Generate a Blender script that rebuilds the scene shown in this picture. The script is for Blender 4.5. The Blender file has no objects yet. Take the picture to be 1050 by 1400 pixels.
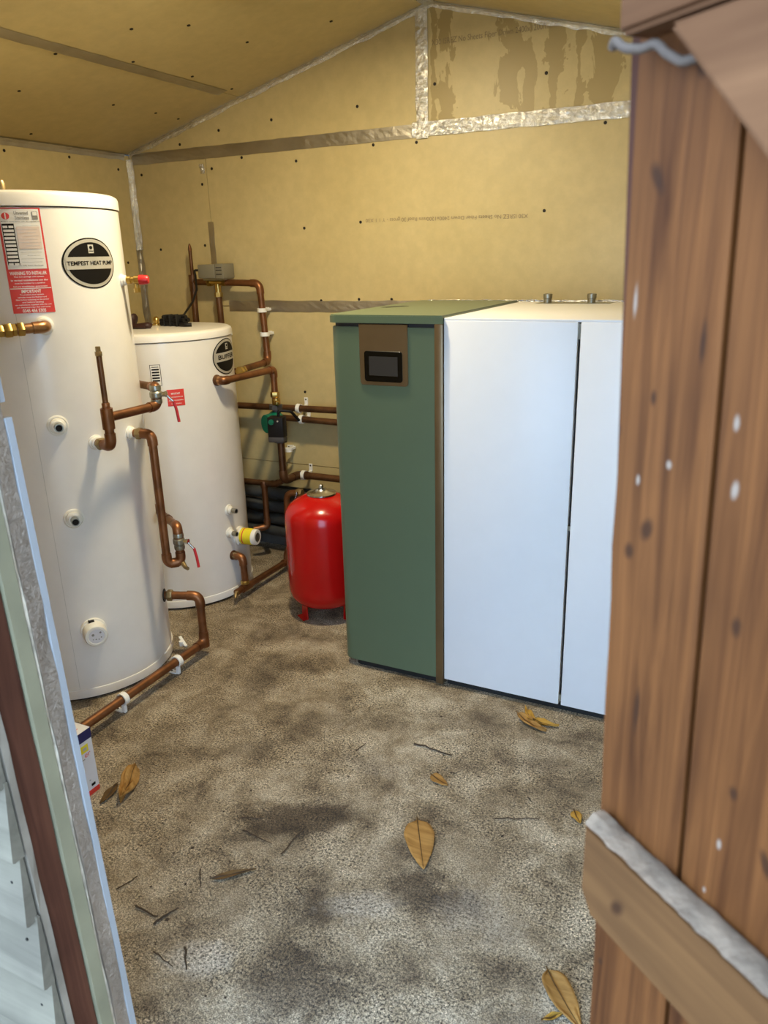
import bpy, bmesh, math, random
from mathutils import Vector, Matrix, noise
random.seed(7)
SC = bpy.context.scene
COL = SC.collection
# ------------------------------------------------------------------ camera
F_PX, PITCH, ROLL, YAW, CAM_H = 1050.3, 0.321778, -0.026925, 0.465705, 1.25
cam_data = bpy.data.cameras.new('camera')
cam = bpy.data.objects.new('camera', cam_data)
COL.objects.link(cam)
fwd = Vector((-math.sin(YAW) * math.cos(PITCH), math.cos(YAW) * math.cos(PITCH), -math.sin(PITCH)))
rgt = Vector((math.cos(YAW), math.sin(YAW), 0))
upv = rgt.cross(fwd)
r2 = math.cos(ROLL) * rgt + math.sin(ROLL) * upv
u2 = -math.sin(ROLL) * rgt + math.cos(ROLL) * upv
cam.matrix_world = Matrix(((r2.x, u2.x, -fwd.x, 0), (r2.y, u2.y, -fwd.y, 0), (r2.z, u2.z, -fwd.z, CAM_H), (0, 0, 0, 1)))
cam_data.sensor_fit = 'VERTICAL'
cam_data.sensor_height = 36.0
cam_data.lens = 36.0 * F_PX / 1400.0
cam_data.clip_start = 0.02
cam_data.dof.use_dof = True
cam_data.dof.focus_distance = 2.7
cam_data.dof.aperture_fstop = 9.0
SC.camera = cam
# ------------------------------------------------------------------ sky and exposure
world = bpy.data.worlds.new('overcast_sky')
SC.world = world
world.use_nodes = True
bg = world.node_tree.nodes['Background']
bg.inputs[0].default_value = (0.47, 0.69, 1.0, 1)
bg.inputs[1].default_value = 8.0
SC.view_settings.view_transform = 'Standard'
SC.view_settings.look = 'None'
SC.view_settings.exposure = 0.0
SC.view_settings.gamma = 1.0
SC.view_settings.use_curve_mapping = False
LAMP_POWER = 22.5
LAMP_COLOR = (1.0, 0.85, 0.565)

# ================================================================== materials
MATS = {}
def nmat(name):
    m = bpy.data.materials.new(name)
    m.use_nodes = True
    nt = m.node_tree
    MATS[name] = m
    return m, nt, nt.nodes['Principled BSDF']

def nd(nt, kind, **kw):
    n = nt.nodes.new(kind)
    for k, v in kw.items():
        if k.startswith('i_'):
            key = k[2:]
            key = int(key) if key.isdigit() else key
            n.inputs[key].default_value = v
        else:
            setattr(n, k, v)
    return n

def ramp(nt, stops, src=None):
    r = nt.nodes.new('ShaderNodeValToRGB')
    el = r.color_ramp.elements
    while len(el) < len(stops):
        el.new(0.5)
    for e, (p, c) in zip(el, stops):
        e.position = p
        e.color = (*c, 1) if len(c) == 3 else c
    if src is not None:
        nt.links.new(src, r.inputs[0])
    return r

def coords(nt, scale=(1, 1, 1), loc=(0, 0, 0), rot=(0, 0, 0)):
    tc = nt.nodes.new('ShaderNodeTexCoord')
    mp = nt.nodes.new('ShaderNodeMapping')
    mp.inputs['Scale'].default_value = scale
    mp.inputs['Location'].default_value = loc
    mp.inputs['Rotation'].default_value = rot
    nt.links.new(tc.outputs['Object'], mp.inputs[0])
    return mp.outputs[0]

def noise_tex(nt, vec, scale, detail=4, rough=0.55, dist=0.0):
    n = nd(nt, 'ShaderNodeTexNoise')
    n.inputs['Scale'].default_value = scale
    n.inputs['Detail'].default_value = detail
    n.inputs['Roughness'].default_value = rough
    n.inputs['Distortion'].default_value = dist
    nt.links.new(vec, n.inputs['Vector'])
    return n

def mix(nt, fac, a, b, blend='MIX'):
    m = nt.nodes.new('ShaderNodeMix')
    m.data_type = 'RGBA'
    m.blend_type = blend
    for sock, v in ((m.inputs[0], fac), (m.inputs[6], a), (m.inputs[7], b)):
        if hasattr(v, 'links'):
            nt.links.new(v, sock)
        elif isinstance(v, (int, float)):
            sock.default_value = v
        else:
            sock.default_value = (*v, 1)
    return m.outputs[2]

def bump(nt, bsdf, height, strength=0.2, dist=0.01):
    b = nd(nt, 'ShaderNodeBump')
    b.inputs['Strength'].default_value = strength
    b.inputs['Distance'].default_value = dist
    nt.links.new(height, b.inputs['Height'])
    nt.links.new(b.outputs[0], bsdf.inputs['Normal'])

def simple(name, col, rough=0.5, metal=0.0, var=0.12, scale=18, bmp=0.0, bscale=60, coat=0.0, spec=0.5):
    m, nt, b = nmat(name)
    v = coords(nt)
    n = noise_tex(nt, v, scale)
    c = ramp(nt, [(0.3, tuple(x * (1 - var) for x in col)), (0.7, tuple(min(1, x * (1 + var)) for x in col))], n.outputs[0])
    nt.links.new(c.outputs[0], b.inputs['Base Color'])
    b.inputs['Roughness'].default_value = rough
    b.inputs['Metallic'].default_value = metal
    b.inputs['Coat Weight'].default_value = coat
    b.inputs['Specular IOR Level'].default_value = spec
    if bmp:
        n2 = noise_tex(nt, v, bscale, 3)
        bump(nt, b, n2.outputs[0], bmp, 0.003)
    return m

simple('enamel', (0.80, 0.765, 0.70), 0.32, var=0.02, coat=0.2)
simple('plastic_white', (0.82, 0.79, 0.70), 0.4, var=0.04)
simple('clip_white', (0.86, 0.85, 0.80), 0.45, var=0.04)
simple('copper', (0.235, 0.100, 0.042), 0.42, 0.8, var=0.40, scale=14, bmp=0.05)
simple('copper_dark', (0.155, 0.075, 0.034), 0.45, 0.75, var=0.40, scale=14, bmp=0.05)
simple('copper_bright', (0.36, 0.19, 0.085), 0.34, 0.85, var=0.30, scale=30)
simple('brass', (0.52, 0.36, 0.11), 0.28, 0.95, var=0.2, scale=40)
simple('brass_dull', (0.34, 0.25, 0.12), 0.42, 0.85, var=0.3, scale=30)
simple('steel', (0.62, 0.62, 0.60), 0.24, 1.0, var=0.1)
simple('steel_dull', (0.34, 0.33, 0.27), 0.38, 0.9, var=0.15)
simple('red_gloss', (0.46, 0.004, 0.004), 0.22, var=0.05, coat=0.15, spec=0.4)
simple('red_plastic', (0.55, 0.018, 0.02), 0.4, var=0.08)
simple('boiler_green', (0.098, 0.138, 0.080), 0.34, var=0.02)
simple('boiler_white', (0.80, 0.80, 0.80), 0.35, var=0.01)
simple('bronze_metal', (0.20, 0.145, 0.080), 0.33, 0.75, var=0.05)
simple('black_gloss', (0.002, 0.002, 0.002), 0.25, var=0.0, spec=0.2)
simple('screen_grey', (0.032, 0.031, 0.030), 0.18, var=0.02)
simple('black_matte', (0.008, 0.008, 0.008), 0.6, var=0.1)
simple('black_plastic', (0.007, 0.006, 0.006), 0.5, var=0.1, spec=0.25)
simple('lagging', (0.040, 0.040, 0.036), 0.7, var=0.3, bmp=0.4, bscale=160)
simple('brown_strap', (0.030, 0.008, 0.006), 0.6, var=0.2)
simple('pump_green', (0.0, 0.13, 0.075), 0.4, var=0.15)
simple('pump_grey', (0.055, 0.050, 0.048), 0.5, var=0.1)
simple('actuator_grey', (0.205, 0.185, 0.130), 0.5, var=0.05)
simple('yellow_label', (0.80, 0.66, 0.02), 0.5, var=0.06)
simple('label_white', (0.82, 0.79, 0.72), 0.45, var=0.02)
simple('label_red', (0.70, 0.045, 0.03), 0.45, var=0.04)
simple('label_silver', (0.52, 0.50, 0.44), 0.38, 0.35, var=0.08)
simple('label_black', (0.006, 0.005, 0.004), 0.6, var=0.0, spec=0.15)
simple('label_pink', (0.74, 0.60, 0.50), 0.5, var=0.06)
simple('ink_faint', (0.27, 0.20, 0.105), 0.6, var=0.2)
simple('ink_grey', (0.26, 0.24, 0.20), 0.6, var=0.1)
simple('navy', (0.010, 0.012, 0.09), 0.4, var=0.05)
simple('card_white', (0.72, 0.70, 0.70), 0.5, var=0.03)
simple('flag_grey', (0.5, 0.48, 0.42), 0.5)
simple('seal_grey', (0.10, 0.065, 0.044), 0.8, var=0.3, scale=60, bmp=0.4)
simple('dust', (0.190, 0.128, 0.082), 0.95, var=0.35, scale=55, bmp=0.8, bscale=140)
simple('screw_dark', (0.02, 0.015, 0.01), 0.5, 0.5, var=0.1)
simple('bead_blue', (0.34, 0.33, 0.32), 0.40, 0.0, var=0.06, scale=9)
simple('timber_green', (0.24, 0.205, 0.12), 0.6, var=0.16, scale=9, bmp=0.15)
simple('timber_pale', (0.24, 0.19, 0.135), 0.7, var=0.25, scale=14, bmp=0.2)
simple('paper_edge', (0.52, 0.42, 0.30), 0.7, var=0.4, scale=30)
simple('gap_dark', (0.045, 0.038, 0.032), 0.8, var=0.3)
simple('twig', (0.045, 0.027, 0.014), 0.8, var=0.4)
simple('sill_grey', (0.115, 0.105, 0.09), 0.8, var=0.3, scale=9, bmp=0.3)
simple('roof_felt', (0.05, 0.05, 0.05), 0.9, var=0.3)
simple('ground_outside', (0.20, 0.18, 0.15), 0.9, var=0.4, scale=6, bmp=0.6, bscale=30)
simple('hole_dark', (0.006, 0.004, 0.003), 0.9, var=0.0)

def board_material(name, stained=False):
    m, nt, b = nmat(name)
    v = coords(nt)
    n1 = noise_tex(nt, v, 2.2, 5, 0.6)
    n2 = noise_tex(nt, v, 26, 4, 0.6)
    c = ramp(nt, [(0.3, (0.525, 0.415, 0.190)), (0.7, (0.590, 0.475, 0.232))], n1.outputs[0]).outputs[0]
    c2 = ramp(nt, [(0.35, (0.93, 0.93, 0.92)), (0.7, (1.04, 1.03, 1.02))], n2.outputs[0]).outputs[0]
    c = mix(nt, 1.0, c, c2, 'MULTIPLY')
    rough = 0.46
    if stained:
        # water marks: ragged columns running down the board
        tc = nt.nodes.new('ShaderNodeTexCoord')
        sx = nd(nt, 'ShaderNodeSeparateXYZ')
        nt.links.new(tc.outputs['Object'], sx.inputs[0])
        best = None
        for xc, w in ((-1.085, .040), (-1.135, .020), (-.862, .055), (-.800, .030), (-.722, .048), (-.640, .022), (-.560, .050), (-.36, .06), (-.1, .05)):
            d = nd(nt, 'ShaderNodeMath', operation='SUBTRACT', i_1=xc)
            nt.links.new(sx.outputs[0], d.inputs[0])
            ab = nd(nt, 'ShaderNodeMath', operation='ABSOLUTE')
            nt.links.new(d.outputs[0], ab.inputs[0])
            dv = nd(nt, 'ShaderNodeMath', operation='DIVIDE', i_1=w)
            nt.links.new(ab.outputs[0], dv.inputs[0])
            if best is None:
                best = dv
            else:
                mn = nd(nt, 'ShaderNodeMath', operation='MINIMUM')
                nt.links.new(best.outputs[0], mn.inputs[0])
                nt.links.new(dv.outputs[0], mn.inputs[1])
                best = mn
        frag = noise_tex(nt, coords(nt, (1, 1, 0.5)), 17, 5, 0.62, 0.7)
        mul = nd(nt, 'ShaderNodeMath', operation='MULTIPLY', i_1=4.0)
        nt.links.new(frag.outputs[0], mul.inputs[0])
        add = nd(nt, 'ShaderNodeMath', operation='ADD')
        nt.links.new(best.outputs[0], add.inputs[0])
        nt.links.new(mul.outputs[0], add.inputs[1])
        sc_ = nd(nt, 'ShaderNodeMath', operation='MULTIPLY', i_1=0.25)
        nt.links.new(add.outputs[0], sc_.inputs[0])
        msk = ramp(nt, [(0.655, (.85, .85, .85)), (0.67, (0, 0, 0))], sc_.outputs[0]).outputs[0]
        c = mix(nt, msk, c, (0.36, 0.265, 0.10))
    nt.links.new(c, b.inputs['Base Color'])
    b.inputs['Roughness'].default_value = rough
    bump(nt, b, n2.outputs[0], 0.06, 0.004)
board_material('board')
board_material('board_stained', True)

def foil(name, col, rough, bscale, bstr):
    m, nt, b = nmat(name)
    v = coords(nt)
    n = noise_tex(nt, v, bscale, 5, 0.7, 1.2)
    n2 = noise_tex(nt, v, 8, 3)
    c = ramp(nt, [(0.3, tuple(x * 0.75 for x in col)), (0.7, col)], n2.outputs[0]).outputs[0]
    nt.links.new(c, b.inputs['Base Color'])
    b.inputs['Metallic'].default_value = 0.95
    b.inputs['Roughness'].default_value = rough
    bump(nt, b, n.outputs[0], bstr, 0.006)
foil('foil_shiny', (0.86, 0.85, 0.80), 0.20, 55, 0.9)
foil('foil_dull', (0.52, 0.48, 0.40), 0.42, 30, 0.25)
foil('foil_edge', (0.38, 0.275, 0.19), 0.5, 120, 1.0)
MATS['foil_edge'].node_tree.nodes['Principled BSDF'].inputs['Metallic'].default_value = 0.45

def concrete():
    m, nt, b = nmat('concrete')
    v = coords(nt)
    big = noise_tex(nt, v, 1.5, 5, 0.62, 0.4)
    mid = noise_tex(nt, v, 8.0, 6, 0.68, 0.3)
    grit = noise_tex(nt, v, 185, 4, 0.78)
    fine = noise_tex(nt, v, 380, 2, 0.6)
    c = ramp(nt, [(0.34, (0.150, 0.112, 0.070)), (0.47, (0.33, 0.268, 0.182)), (0.64, (0.53, 0.46, 0.35))], mid.outputs[0]).outputs[0]
    st = ramp(nt, [(0.34, (0.62, 0.58, 0.52)), (0.48, (0.92, 0.90, 0.87)), (0.64, (1.10, 1.12, 1.15))], big.outputs[0]).outputs[0]
    c = mix(nt, 1.0, c, st, 'MULTIPLY')
    g = ramp(nt, [(0.40, (0.06, 0.05, 0.038)), (0.465, (0.66, 0.65, 0.63)), (0.55, (1.15, 1.14, 1.12)), (0.66, (1.9, 1.83, 1.72))], grit.outputs[0]).outputs[0]
    amp = ramp(nt, [(0.38, (0.35,) * 3), (0.58, (1.0,) * 3)], noise_tex(nt, coords(nt, (1, 1, 1), (5.2, 8.1, 0)), 5.5, 5, 0.65).outputs[0]).outputs[0]
    c = mix(nt, amp, c, g, 'MULTIPLY')
    f = ramp(nt, [(0.40, (0.38, 0.36, 0.33)), (0.60, (1.50, 1.48, 1.44))], fine.outputs[0]).outputs[0]
    c = mix(nt, 0.8, c, f, 'MULTIPLY')
    # damp brown patches with broken edges, and pale worn patches
    dm = noise_tex(nt, coords(nt, (1, 1, 1), (3.1, 1.4, 0)), 9, 8, 0.76, 0.6)
    dm2 = noise_tex(nt, coords(nt, (1, 1, 1), (7.7, 2.2, 0)), 3.0, 4, 0.6, 0.3)
    tc = nt.nodes.new('ShaderNodeTexCoord')
    def patch(x, y, rx, ry, rot, strength, col, c):
        mp = nt.nodes.new('ShaderNodeMapping')
        mp.vector_type = 'TEXTURE'
        mp.inputs['Location'].default_value = (x, y, 0)
        mp.inputs['Rotation'].default_value = (0, 0, rot)
        mp.inputs['Scale'].default_value = (rx, ry, 10)
        nt.links.new(tc.outputs['Object'], mp.inputs[0])
        ln = nd(nt, 'ShaderNodeVectorMath', operation='LENGTH')
        nt.links.new(mp.outputs[0], ln.inputs[0])
        m1 = nd(nt, 'ShaderNodeMath', operation='MULTIPLY', i_1=2.4)
        nt.links.new(dm.outputs[0], m1.inputs[0])
        a1 = nd(nt, 'ShaderNodeMath', operation='ADD')
        nt.links.new(ln.outputs['Value'], a1.inputs[0])
        nt.links.new(m1.outputs[0], a1.inputs[1])
        m2 = nd(nt, 'ShaderNodeMath', operation='MULTIPLY', i_1=0.4)
        nt.links.new(a1.outputs[0], m2.inputs[0])
        r = ramp(nt, [(0.66, (strength,) * 3), (0.84, (0, 0, 0))], m2.outputs[0])
        return mix(nt, r.outputs[0], c, col)
    DK = (0.38, 0.345, 0.31)
    for (x, y, rx, ry, rot, st) in ((-.86, 1.23, .19, .10, .5, .95), (-.53, 1.16, .10, .07, .3, .85), (-.63, .86, .17, .09, .2, .85), (-.42, 1.66, .10, .05, .2, .55), (-.70, 1.02, .09, .06, 0, .5),
                                   (-1.12, 1.42, .13, .05, .7, .45), (-1.3, 1.75, .10, .2, .1, .45), (-.70, 1.75, .10, .05, 0, .3), (-.98, 1.62, .12, .05, .2, .35), (-1.05, 1.0, .05, .04, 0, .35), (-.25, .95, .1, .05, 0, .5),
                                   (-1.45, 2.0, .10, .12, .1, .4)):
        c = patch(x, y, rx, ry, rot, min(1, st * 1.1), mix(nt, 1.0, c, DK, 'MULTIPLY'), c)
    for (x, y, rx, ry, rot, st) in ((-.62, 1.06, .10, .05, .6, .5), (-.83, .83, .10, .05, .4, .55), (-.40, 1.15, .10, .10, .2, .35), (-.80, 1.48, .12, .06, 0, .25)):
        c = patch(x, y, rx, ry, rot, st * .7, mix(nt, 1.0, (0.50, 0.46, 0.40), g, 'MULTIPLY'), c)
    nt.links.new(c, b.inputs['Base Color'])
    b.inputs['Roughness'].default_value = 0.82
    add = nd(nt, 'ShaderNodeMath', operation='ADD')
    nt.links.new(grit.outputs[0], add.inputs[0])
    nt.links.new(mid.outputs[0], add.inputs[1])
    bump(nt, b, add.outputs[0], 0.8, 0.006)
concrete()

def wood(name, dark, light, grain_axis='Z', knots=(), flecks=(), scale=1.0, rough=0.62, spec=0.12):
    m, nt, b = nmat(name)
    b.inputs['Specular IOR Level'].default_value = spec
    sc = {'Z': (62, 62, 2.6), 'X': (2.0, 38, 38)}[grain_axis]
    v = coords(nt, tuple(s * scale for s in sc))
    n1 = noise_tex(nt, v, 1.0, 5, 0.62, 0.6)
    n2 = noise_tex(nt, coords(nt), 7, 3, 0.5)
    c = ramp(nt, [(0.28, dark), (0.50, tuple((a + q) / 2 for a, q in zip(dark, light))), (0.72, light)], n1.outputs[0]).outputs[0]
    c2 = ramp(nt, [(0.3, (0.78, 0.77, 0.78)), (0.7, (1.12, 1.12, 1.1))], n2.outputs[0]).outputs[0]
    c = mix(nt, 1.0, c, c2, 'MULTIPLY')
    tc = nt.nodes.new('ShaderNodeTexCoord')
    wob = noise_tex(nt, tc.outputs['Object'], 45, 3)
    def spots(lst, col, c):
        for (t, z, rt, rz, tilt) in lst:
            mp = nt.nodes.new('ShaderNodeMapping')
            mp.vector_type = 'TEXTURE'
            mp.inputs['Location'].default_value = (t, 0, z)
            mp.inputs['Rotation'].default_value = (0, tilt, 0)
            mp.inputs['Scale'].default_value = (rt, 10.0, rz)
            nt.links.new(tc.outputs['Object'], mp.inputs[0])
            ln = nd(nt, 'ShaderNodeVectorMath', operation='LENGTH')
            nt.links.new(mp.outputs[0], ln.inputs[0])
            ad = nd(nt, 'ShaderNodeMath', operation='ADD')
            nt.links.new(ln.outputs['Value'], ad.inputs[0])
            nt.links.new(wob.outputs[0], ad.inputs[1])
            r = ramp(nt, [(0.55, (0.85, 0.85, 0.85)), (0.95, (0, 0, 0))])
            mr = nd(nt, 'ShaderNodeMath', operation='MULTIPLY', i_1=0.6)
            nt.links.new(ad.outputs[0], mr.inputs[0])
            nt.links.new(mr.outputs[0], r.inputs[0])
            c = mix(nt, r.outputs[0], c, col)
        return c
    c = spots(knots, (0.032, 0.0115, 0.0045), c)
    c = spots(flecks, (0.26, 0.19, 0.14), c)
    nt.links.new(c, b.inputs['Base Color'])
    b.inputs['Roughness'].default_value = rough
    bump(nt, b, n1.outputs[0], 0.18, 0.004)
KN = [(0.022, 1.287, .005, .011, -.5), (0.033, 1.165, .003, .006, 0), (0.004, 1.140, .004, .006, 0), (0.037, 1.083, .0055, .009, .3),
      (0.023, 1.064, .005, .007, 0), (0.042, 0.955, .003, .02, 0), (0.110, 1.048, .004, .007, 0), (0.123, 0.945, .004, .006, 0), (0.150, 0.915, .004, .010, -.4),
      (0.048, 1.34, .005, .009, 0), (0.028, 0.72, .003, .004, 0), (0.066, 1.20, .0025, .014, 0), (0.20, 1.0, .006, .009, 0), (0.3, 1.2, .006, .009, 0), (0.4, .6, .006, .009, 0)]
FL = [(0.094, 1.161, .0022, .005, 0), (0.098, 1.125, .0028, .006, .1), (0.050, 1.128, .0026, .0035, 0), (0.026, 1.113, .002, .004, 0), (0.112, 0.865, .0015, .0025, 0),
      (0.118, 0.905, .0018, .004, 0), (0.012, 1.22, .0018, .012, 0)]
wood('door_wood', (0.040, 0.0105, 0.0020), (0.178, 0.062, 0.0160), 'Z', KN, FL)
wood('brace_wood', (0.085, 0.032, 0.0115), (0.19, 0.084, 0.036), 'X', (), (), 0.8, 0.7)
wood('ledge_wood', (0.062, 0.024, 0.0075), (0.150, 0.066, 0.022), 'X', [(0.062, 0.815, .006, .010, .6)], (), 0.8, 0.7)
wood('stud_red', (0.055, 0.018, 0.010), (0.115, 0.042, 0.022), 'Z', (), (), 0.8)
wood('cladding_paint', (0.135, 0.112, 0.078), (0.225, 0.185, 0.130), 'X', (), (), 0.6, 0.75)
wood('leaf_brown', (0.20, 0.095, 0.022), (0.46, 0.26, 0.080), 'X', (), (), 1.4, 0.6)
wood('leaf_yellow', (0.34, 0.17, 0.02), (0.56, 0.34, 0.07), 'X', (), (), 1.4, 0.55)
wood('leaf_dark', (0.07, 0.038, 0.015), (0.15, 0.085, 0.030), 'X', (), (), 1.4, 0.6)
m, nt, b = nmat('lamp_glow')
b.inputs['Base Color'].default_value = (1, .95, .85, 1)
b.inputs['Emission Color'].default_value = (*LAMP_COLOR, 1)
b.inputs['Emission Strength'].default_value = 8.0

# ================================================================== mesh helpers
def link(name, bm, mat, parent=None, smooth=False, world=True):
    me = bpy.data.meshes.new(name)
    bm.normal_update()
    if smooth:
        for f in bm.faces:
            f.smooth = True
    bm.to_mesh(me)
    bm.free()
    if smooth:
        me.set_sharp_from_angle(angle=math.radians(smooth if smooth is not True else 40))
    me.materials.append(MATS[mat])
    o = bpy.data.objects.new(name, me)
    COL.objects.link(o)
    if parent is not None:
        o.parent = parent
        if world:      # geometry given in world space: undo the chain of (unrotated or rotated) parents
            o.matrix_parent_inverse = world_matrix(parent).inverted()
    return o

def world_matrix(o):
    m = o.matrix_local_calc if hasattr(o, 'matrix_local_calc') else None
    mb = Matrix.LocRotScale(o.location, o.rotation_euler, o.scale)
    if o.parent is None:
        return mb
    return world_matrix(o.parent) @ o.matrix_parent_inverse @ mb

def thing(name, label, cat, loc=(0, 0, 0), group=None, rotz=0.0):
    o = bpy.data.objects.new(name, None)
    o.empty_display_size = 0.05
    COL.objects.link(o)
    o.location = loc
    o.rotation_euler = (0, 0, rotz)
    tag(o, label, cat, group)
    return o

def tag(o, label, cat, group=None):
    o['label'] = label
    o['category'] = cat
    if group:
        o['group'] = group
    return o

def struct(o):
    o['kind'] = 'structure'
    return o

def B():
    return bmesh.new()

def box(bm, x0, x1, y0, y1, z0, z1, bev=0.0, seg=2):
    r = bmesh.ops.create_cube(bm, size=1.0)
    vs = r['verts']
    for v in vs:
        v.co = Vector(((x0 + x1) / 2 + v.co.x * (x1 - x0), (y0 + y1) / 2 + v.co.y * (y1 - y0), (z0 + z1) / 2 + v.co.z * (z1 - z0)))
    if bev:
        es = list({e for v in vs for e in v.link_edges})
        bmesh.ops.bevel(bm, geom=es, offset=bev, segments=seg, affect='EDGES', profile=0.5)
    return bm

def prism(bm, poly, origin, ax, ay, az, depth):
    """extrude a polygon given in (ax, ay) from origin by depth along az"""
    o, ax, ay, az = map(Vector, (origin, ax, ay, az))
    a = [bm.verts.new(o + ax * p[0] + ay * p[1]) for p in poly]
    c = [bm.verts.new(o + ax * p[0] + ay * p[1] + az * depth) for p in poly]
    n = len(poly)
    bm.faces.new(a[::-1])
    bm.faces.new(c)
    for i in range(n):
        bm.faces.new((a[i], a[(i + 1) % n], c[(i + 1) % n], c[i]))
    bmesh.ops.recalc_face_normals(bm, faces=bm.faces[:])
    return bm

def frame(d):
    d = Vector(d).normalized()
    a = Vector((0, 0, 1)) if abs(d.z) < 0.9 else Vector((1, 0, 0))
    x = d.cross(a).normalized()
    return x, d.cross(x).normalized(), d

def lathe(bm, prof, origin=(0, 0, 0), axis=(0, 0, 1), seg=32):
    """profile [(radius, height)...] about an axis"""
    x, y, d = frame(axis)
    o = Vector(origin)
    rings = []
    for r, h in prof:
        if r < 1e-6:
            rings.append([bm.verts.new(o + d * h)])
        else:
            rings.append([bm.verts.new(o + d * h + (x * math.cos(2 * math.pi * k / seg) + y * math.sin(2 * math.pi * k / seg)) * r) for k in range(seg)])
    for a, c in zip(rings, rings[1:]):
        for k in range(seg):
            k2 = (k + 1) % seg
            if len(a) == 1 and len(c) == 1:
                continue
            if len(a) == 1:
                bm.faces.new((a[0], c[k], c[k2]))
            elif len(c) == 1:
                bm.faces.new((a[k], a[k2], c[0]))
            else:
                bm.faces.new((a[k], a[k2], c[k2], c[k]))
    bmesh.ops.recalc_face_normals(bm, faces=bm.faces[:])
    return bm

def arc_path(pts, rad):
    """round the corners of a polyline; returns the path and the arcs"""
    pts = [Vector(p) for p in pts]
    out, arcs = [pts[0]], []
    for a, p, c in zip(pts, pts[1:], pts[2:]):
        d1, d2 = (p - a).normalized(), (c - p).normalized()
        ang = d1.angle(d2)
        if ang < 0.05:
            out.append(p)
            continue
        t = min(rad * math.tan(ang / 2), (p - a).length * 0.49, (c - p).length * 0.49)
        s, e = p - d1 * t, p + d2 * t
        arc = []
        for k in range(9):
            u = k / 8
            arc.append((1 - u) ** 2 * s + 2 * u * (1 - u) * p + u * u * e)
        out += arc
        arcs.append((d1, arc, d2))
    out.append(pts[-1])
    return out, arcs

def tube(bm, path, r, seg=14, cap=True):
    path = [Vector(p) for p in path]
    n = len(path)
    rs = r if isinstance(r, (list, tuple)) else [r] * n
    t0 = (path[1] - path[0]).normalized()
    x, y, _ = frame(t0)
    rings = []
    for i, p in enumerate(path):
        t = ((path[min(i + 1, n - 1)] - path[i]).normalized() + (path[i] - path[max(i - 1, 0)]).normalized())
        t = t.normalized() if t.length > 1e-6 else t0
        x = (x - t * x.dot(t)).normalized()
        y = t.cross(x)
        rings.append([bm.verts.new(p + (x * math.cos(2 * math.pi * k / seg) + y * math.sin(2 * math.pi * k / seg)) * rs[i]) for k in range(seg)])
    for a, c in zip(rings, rings[1:]):
        for k in range(seg):
            bm.faces.new((a[k], a[(k + 1) % seg], c[(k + 1) % seg], c[k]))
    if cap:
        bm.faces.new(rings[0][::-1])
        bm.faces.new(rings[-1])
    bmesh.ops.recalc_face_normals(bm, faces=bm.faces[:])
    return bm

def pipe(root, pts, r=0.0125, mat='copper', bend=0.03, elbows=True, name='pipe'):
    path, arcs = arc_path(pts, bend)
    o = link(name, tube(B(), path, r), mat, root, 60)
    if elbows:
        for d1, arc, d2 in arcs:
            ext = r * 1.0
            link('elbow', tube(B(), [arc[0] - d1 * ext] + arc + [arc[-1] + d2 * ext], r * 1.2), mat, root, 60)
    return o

def collar(root, p, d, r, ln, mat='copper_bright', name='collar', hexa=False):
    bm = B()
    p, d = Vector(p), Vector(d).normalized()
    lathe(bm, [(0, -ln / 2), (r * .9, -ln / 2), (r, -ln / 2 + ln * .15), (r, ln / 2 - ln * .15), (r * .9, ln / 2), (0, ln / 2)], p, d, 6 if hexa else 18)
    return link(name, bm, mat, root, 35)

def text_mesh(body, size, align='CENTER', bold=0.022):
    cu = bpy.data.curves.new('lettering', 'FONT')
    cu.body = body
    cu.size = size
    cu.align_x = align
    cu.align_y = 'CENTER'
    cu.resolution_u = 3
    cu.offset = bold * size
    ob = bpy.data.objects.new('lettering', cu)
    COL.objects.link(ob)
    bpy.context.view_layer.update()
    me = bpy.data.meshes.new_from_object(ob.evaluated_get(bpy.context.evaluated_depsgraph_get()))
    bpy.data.objects.remove(ob)
    bpy.data.curves.remove(cu)
    bm = B()
    bm.from_mesh(me)
    bpy.data.meshes.remove(me)
    return bm

def flat_text(body, width, height, origin, ax, ay, mat, parent, name='lettering'):
    bm = text_mesh(body, 1.0, bold=0.0)
    xs = [v.co.x for v in bm.verts]
    ys = [v.co.y for v in bm.verts]
    sx, sy = width / (max(xs) - min(xs)), height / (max(ys) - min(ys))
    cx, cy = (max(xs) + min(xs)) / 2, (max(ys) + min(ys)) / 2
    o, ax, ay = Vector(origin), Vector(ax), Vector(ay)
    for v in bm.verts:
        v.co = o + ax * ((v.co.x - cx) * sx) + ay * ((v.co.y - cy) * sy)
    return link(name, bm, mat, parent)

# cylinder-wrapped decals
def on_cyl(T, u, w, off):
    """u = arc length measured from +X direction (m), w = height"""
    a = u / T[2]
    r = T[2] + off
    return Vector((T[0] + r * math.cos(a), T[1] + r * math.sin(a), w))

def cyl_rect(T, a0, a1, z0, z1, off, mat, parent, name, slant=0.0):
    bm = B()
    u0, u1 = math.radians(a0) * T[2], math.radians(a1) * T[2]
    n = max(2, int(abs(u1 - u0) / 0.006))
    lo = [bm.verts.new(on_cyl(T, u0 + (u1 - u0) * k / n, z0, off)) for k in range(n + 1)]
    hi = [bm.verts.new(on_cyl(T, u0 + (u1 - u0) * k / n, z1, off)) for k in range(n + 1)]
    for k in range(n):
        bm.faces.new((lo[k], lo[k + 1], hi[k + 1], hi[k]))
    return link(name, bm, mat, parent, True)

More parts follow.
